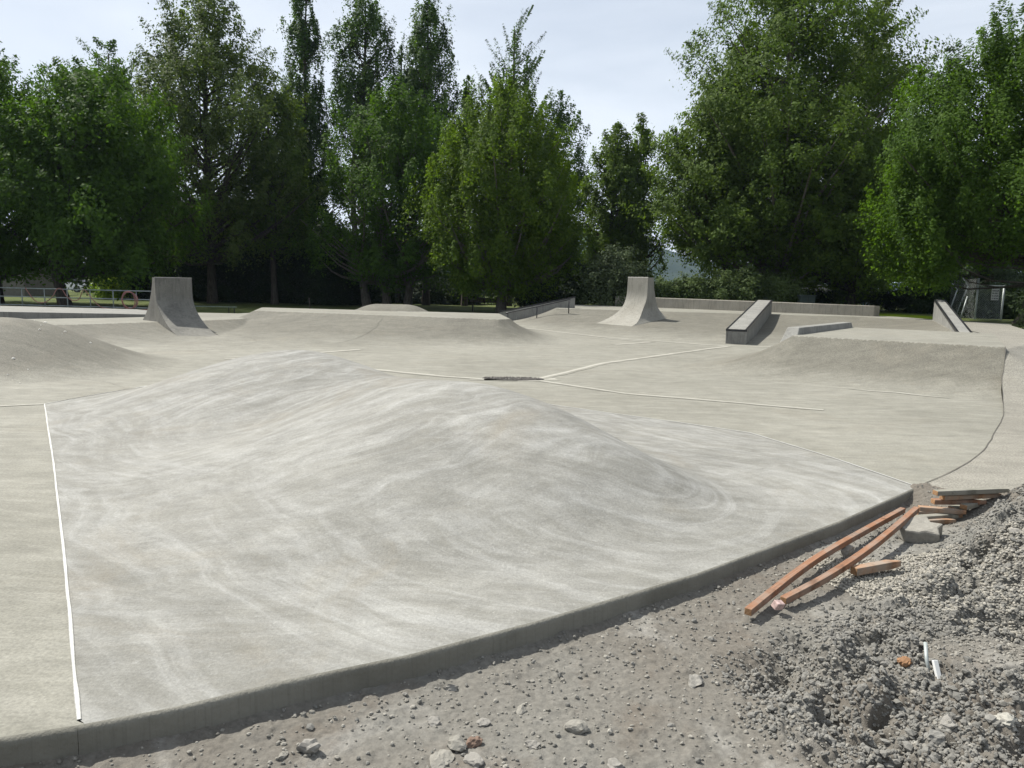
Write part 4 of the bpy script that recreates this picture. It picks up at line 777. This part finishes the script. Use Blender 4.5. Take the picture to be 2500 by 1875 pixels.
# slatted fence behind
def slat_fence(x0_,x1_,y,z0_,h_,label):
    r_=empty('slat_fence',((x0_+x1_)/2,y,z0_)); tag(r_,label,'fence'); w_=(x1_-x0_); mb=MB(); k_=int(w_/.16)
    for i in range(k_): a_=-w_/2+i*.16; mb.box(a_,a_+.13,-.02,.01,.05,h_+.03*math.sin(i*2.1))
    mb.build('boards',simple('weathered_grey_boards',(.28,.275,.27),.8,.3,3),r_)
    [MB().box(-w_/2,w_/2,.01,.06,q_,q_+.1).build('rail',M_bark2,r_) for q_ in (.3,h_-.4)]
a0,_=at(1735,650,60);a1,_=at(1800,650,60); slat_fence(a0-1,a1,60,.3,1.7,'pale slatted board fence glimpsed behind the green utility cabinet')
a0,_=at(1875,650,60);a1,_=at(1925,650,60); slat_fence(a0,a1,60.5,.3,1.9,'pale slatted board fence piece beside the blue tarp shelter')
a0,_=at(1990,650,55);a1,_=at(2025,650,55); slat_fence(a0,a1,55,.3,1.6,'short brown-grey board fence behind the far right tree trunk')
x_,_=at(1915,640,64); sh=empty('tarp_shelter',(x_,64,.3)); tag(sh,'small shelter with pale roof and blue tarp seen through the trees','shelter')
MB().hexa([(-1.6,-1,1.2),(1.8,-1,1.2),(1.8,1,1.2),(-1.6,1,1.2),(-1.3,-.6,2.2),(1.5,-.6,2.2),(1.5,.6,2.3),(-1.3,.6,2.3)]).build('roof',simple('pale_blue_canvas',(.55,.66,.80),.7,.25,2),sh)
MB().box(-1.5,1.7,-.9,.9,.2,1.2).build('tarp_wall',simple('blue_tarp',(.05,.13,.26),.6,.3,2),sh)
for sx_ in (-1.5,1.7): MB().box(sx_-.04,sx_+.04,-.98,-.9,-.2,1.25).build('pole',M_galv,sh)
x_,zt=at(1741,635,40.5); cab=empty('utility_cabinet',(x_-.1,40.2,.6)); tag(cab,'dark green-grey utility cabinet behind the long wall by the big trunk','cabinet')
mg=simple('cabinet_green',(.035,.05,.05),.5,.2,4); MB().box(-.36,.38,-.3,.3,0,.82).build('body',mg,cab,bevel=.015); MB().box(-.40,.42,-.34,.34,.82,.88).build('lid',mg,cab,bevel=.012); MB().box(-.015,.015,-.315,-.3,.05,.78).build('door_seam',M_steel,cab)
# dark chain-link line at back right
fl=empty('wire_fence',(0,0,0)); tag(fl,'low dark wire fence with thin top rail behind the hedge at right','fence')
x0_,_=at(1720,640,50);x1_,_=at(1990,640,50)
MB().tube([(x0_,50,2.05),(x1_,50,2.0)],.03,6).build('top_rail',M_steel,fl,True)
for i in range(5): xx=x0_+(x1_-x0_)*(i+.35)/4.6; MB().tube([(xx,50,.3),(xx,50,2.05)],.035,6).build('post',M_steel,fl,True)
# chain link fence with sign
cf=empty('chain_link_fence',(0,0,0)); tag(cf,'tall galvanised chain link fence with leaning brace poles and a notice, at the right','fence')
def mesh_panel(p0,p1,z0_,h_,name,parent,step=.075):
    a=Vector((*p0,z0_));b=Vector((*p1,z0_)); Lw=(b-a).length; d=(b-a)/Lw; V=[];F=[]
    def seg(s0,h0,s1,h1):
        q0=a+d*s0+Vector((0,0,h0));q1=a+d*s1+Vector((0,0,h1)); dd=(q1-q0).normalized(); nn=dd.cross(Vector((d.y,-d.x,0))).normalized()*.0028; i=len(V); V.extend([tuple(q0-nn),tuple(q0+nn),tuple(q1+nn),tuple(q1-nn)]); F.append((i,i+1,i+2,i+3))
    s=-h_
    while s<Lw:
        s0,h0=(s,0) if s>0 else (0,-s); s1=min(s+h_,Lw); h1=min(h_,s1-s)
        if s1>s0: seg(s0,h0,s1,h1); seg(Lw-s0,h0,Lw-s1,h1)
        s+=step
    return mesh_np(name,V,F,M_galv,parent,False)
fy=34.0
def fp(px,py,d=fy): x_,z_=at(px,py,d); return (x_,d,z_)
A_=fp(2105,694);T_=fp(2118,601); B_=fp(2161,699);U_=fp(2171,622)
MB().tube([(A_[0],fy,.3),(A_[0],fy,T_[2])],.04,8).build('post',M_galv,cf,True); MB().tube([(B_[0],fy,.3),(B_[0],fy,U_[2]+.1)],.04,8).build('post',M_galv,cf,True)
MB().tube([(A_[0],fy,T_[2]-.3),(B_[0]+.1,fy,T_[2]-.32)],.022,8).build('top_rail',M_galv,cf,True)
mesh_panel((A_[0],fy),(B_[0],fy),.5,T_[2]-.8,'wire_mesh',cf)
for (q0,q1,dd) in (((2044,692),(2068,625),39.),((2060,690),(2091,618),37.),((2072,694),(2090,640),35.5)):
    p,q_=fp(*q0,dd),fp(*q1,dd); MB().tube([(p[0],dd,.4),(q_[0],dd,q_[2])],.03,8).build('brace_pole',M_galv,cf,True)
for (q0,q1,dd) in (((2091,618),(2080,600),37.),((2068,625),(2057,612),39.)):
    p,q_=fp(*q0,dd),fp(*q1,dd); MB().tube([p,q_],.022,6).build('barb_arm',M_galv,cf,True)
mesh_panel((fp(2060,690,39.)[0],39.5),(A_[0],fy),.5,1.9,'wire_mesh',cf)
sg=empty('notice_sign',fp(2150,634,fy-.07)); tag(sg,'white rectangular notice with five lines of black capitals hung on the chain link fence','sign'); w_,h_=.165,.29
MB().box(-w_,w_,-.004,.004,-h_,h_).build('plate',simple('white_sign_plate',(.62,.62,.60),.5,.12,6),sg,bevel=.002)
def text(s,x,z,size,mat,parent,wmax,y=-.008):
    cu=bpy.data.curves.new('t','FONT'); cu.body=s; cu.size=size; cu.align_x='CENTER'; cu.align_y='CENTER'; cu.extrude=.0008; cu.offset=size*.03
    o=bpy.data.objects.new('t',cu); COL.objects.link(o); bpy.context.view_layer.update(); me=bpy.data.meshes.new_from_object(o.evaluated_get(bpy.context.evaluated_depsgraph_get())); w=max(v.co.x for v in me.vertices)-min(v.co.x for v in me.vertices)
    for v in me.vertices: v.co.x*=min(1.2,wmax/w)
    me.materials.clear(); me.materials.append(mat); bpy.data.objects.remove(o); p=bpy.data.objects.new('lettering',me); COL.objects.link(p); p.parent=parent; p.location=(x,y,z); p.rotation_euler=(math.pi/2,0,0); return p
for i,s_ in enumerate(('GRAFFITI &','VANDALISM','WILL RESULT','IN CLOSURE','OF THE PARK')): text(s_,0,.225-i*.112,.095,M_steel,sg,.29)
# leaning stake post in the grass, left of centre
x_,z_=at(604,668,40); o=MB().tube([(0,0,-.1),(-.05,0,.62)],.03,6).build('stake_post',M_bark,None,True); o.location=(x_,46,-.05); o.scale=(1.1,1.1,1.1); tag(o,'thin wooden post leaning slightly in the shaded grass, left of the pale dome','post')
# picnic benches deep in the shade
x_,_=at(1050,650,50); bt=empty('park_bench',(x_,49,-.06)); tag(bt,'low dark park bench in the shade under the bright light maple','bench')
MB().box(-1,1,-.2,.2,.42,.47).build('seat',M_bark2,bt); MB().box(-1,1,.22,.27,.55,.85).build('backrest',M_bark2,bt)
for sx_ in (-.8,.8): MB().box(sx_-.04,sx_+.04,-.18,.25,-.1,.42).build('leg',M_steel,bt)
# vehicles and a building far left
def car(x_,y_,rz,m_,label):
    c=empty('parked_car',(x_,y_,-.06),rz); tag(c,label,'car','cars parked beyond the trees')
    def loft(secs,name,mat):
        v=[];f=[]
        for s,(xx,w,z0_,z1_,wt) in enumerate(secs): v+=[(xx,-w,z0_),(xx,-w,(z0_+z1_)/2),(xx,-wt,z1_),(xx,wt,z1_),(xx,w,(z0_+z1_)/2),(xx,w,z0_)]
        for s in range(len(secs)-1):
            for j in range(6): f.append((s*6+j,s*6+(j+1)%6,(s+1)*6+(j+1)%6,(s+1)*6+j))
        f.append(tuple(range(6))[::-1]); f.append(tuple(len(v)-6+j for j in range(6))); return MB().add(v,f).build(name,mat,c,bevel=.03)
    loft([(-2.2,.78,.35,.72,.7),(-2.1,.86,.25,.88,.8),(-.9,.9,.22,.95,.84),(1.0,.9,.22,.93,.84),(2.0,.86,.24,.80,.74),(2.2,.75,.34,.62,.66)],'body',m_)
    loft([(-1.9,.78,.9,.96,.72),(-1.2,.80,.9,1.40,.62),(.2,.80,.9,1.42,.62),(1.1,.8,.88,.95,.72)],'cabin',simple('tinted_glass',(.03,.035,.04),.1,.1))
    MB().box(-1.15,.25,-.6,.6,1.405,1.44).build('roof',m_,c,bevel=.02)
    for wx in (-1.35,1.35):
        for wy in (-.86,.86):
            w=MB().tube([(wx,wy-.1,.32),(wx,wy+.1,.32)],.32,20).build('wheel',M_steel,c); MB().tube([(wx,wy-.106,.32),(wx,wy+.106,.32)],.18,16).build('rim',M_galv,w)
    for wy in (-.6,.6): MB().box(2.12,2.2,wy-.14,wy+.14,.55,.68).build('headlight',simple('headlight_glass',(.7,.7,.7),.2,.1),c,bevel=.02)
    return c
mw=simple('white_car_paint',(.78,.78,.78),.25,.04); ms_=simple('silver_car_paint',(.5,.5,.52),.25,.05)
for px_,rz,m_,lb in ((95,.05,mw,'white car parked beyond the trees, left of the grey tree trunk'),(150,3.1,mw,'white car parked beyond the trees, right of the grey tree trunk'),(40,.0,ms_,'silver car parked beyond the trees at far left')):
    x_,_=at(px_,640,76); car(x_,76,rz,m_,lb)
x0_,_=at(20,640,95);x1_,_=at(260,640,95)
ct=prism('car_park',[(x0_-10,72),(x1_-2,72),(x1_,100),(x0_-10,100)],-.3,.0,simple('pinkish_asphalt',(.28,.24,.23),.9,.2,2),bevel=0); tag(ct,kind='structure')
x0_,_=at(-40,640,60); x1_,_=at(26,640,60); bd=empty('park_building',((x0_+x1_)/2,60,-.06)); tag(bd,'dim grey-brown block building in the shade at the far left','building'); w_=(x1_-x0_)/2+1
MB().box(-w_,w_,0,5,0,2.5).build('wall',simple('grey_brown_blockwork',(.17,.16,.13),.9,.2,4),bd); MB().hexa([(-w_-.4,-.5,2.5),(w_+.4,-.5,2.5),(w_+.4,5.5,2.5),(-w_-.4,5.5,2.5),(-w_-.4,2.3,3.4),(w_+.4,2.3,3.4),(w_+.4,2.7,3.4),(-w_-.4,2.7,3.4)]).build('roof',M_bark2,bd); MB().box(-.5,.5,-.06,-.003,0,2.05).build('door',M_bark2,bd)

# ------------------------------------------------------------------ haze
hm=bpy.data.materials.new('thin_air'); hm.use_nodes=True; ht=hm.node_tree; ht.nodes.clear(); ho=ht.nodes.new('ShaderNodeOutputMaterial'); hv=ht.nodes.new('ShaderNodeVolumePrincipled')
hv.inputs['Density'].default_value=.00012; hv.inputs['Color'].default_value=(.58,.76,1,1); hv.inputs['Anisotropy'].default_value=.2; ht.links.new(hv.outputs[0],ho.inputs['Volume'])
hb=MB().box(-2050,2050,-2050,2050,-9,150).build('haze',hm); tag(hb,'thin pale summer haze over the whole park','haze',kind='stuff')
# HAZE
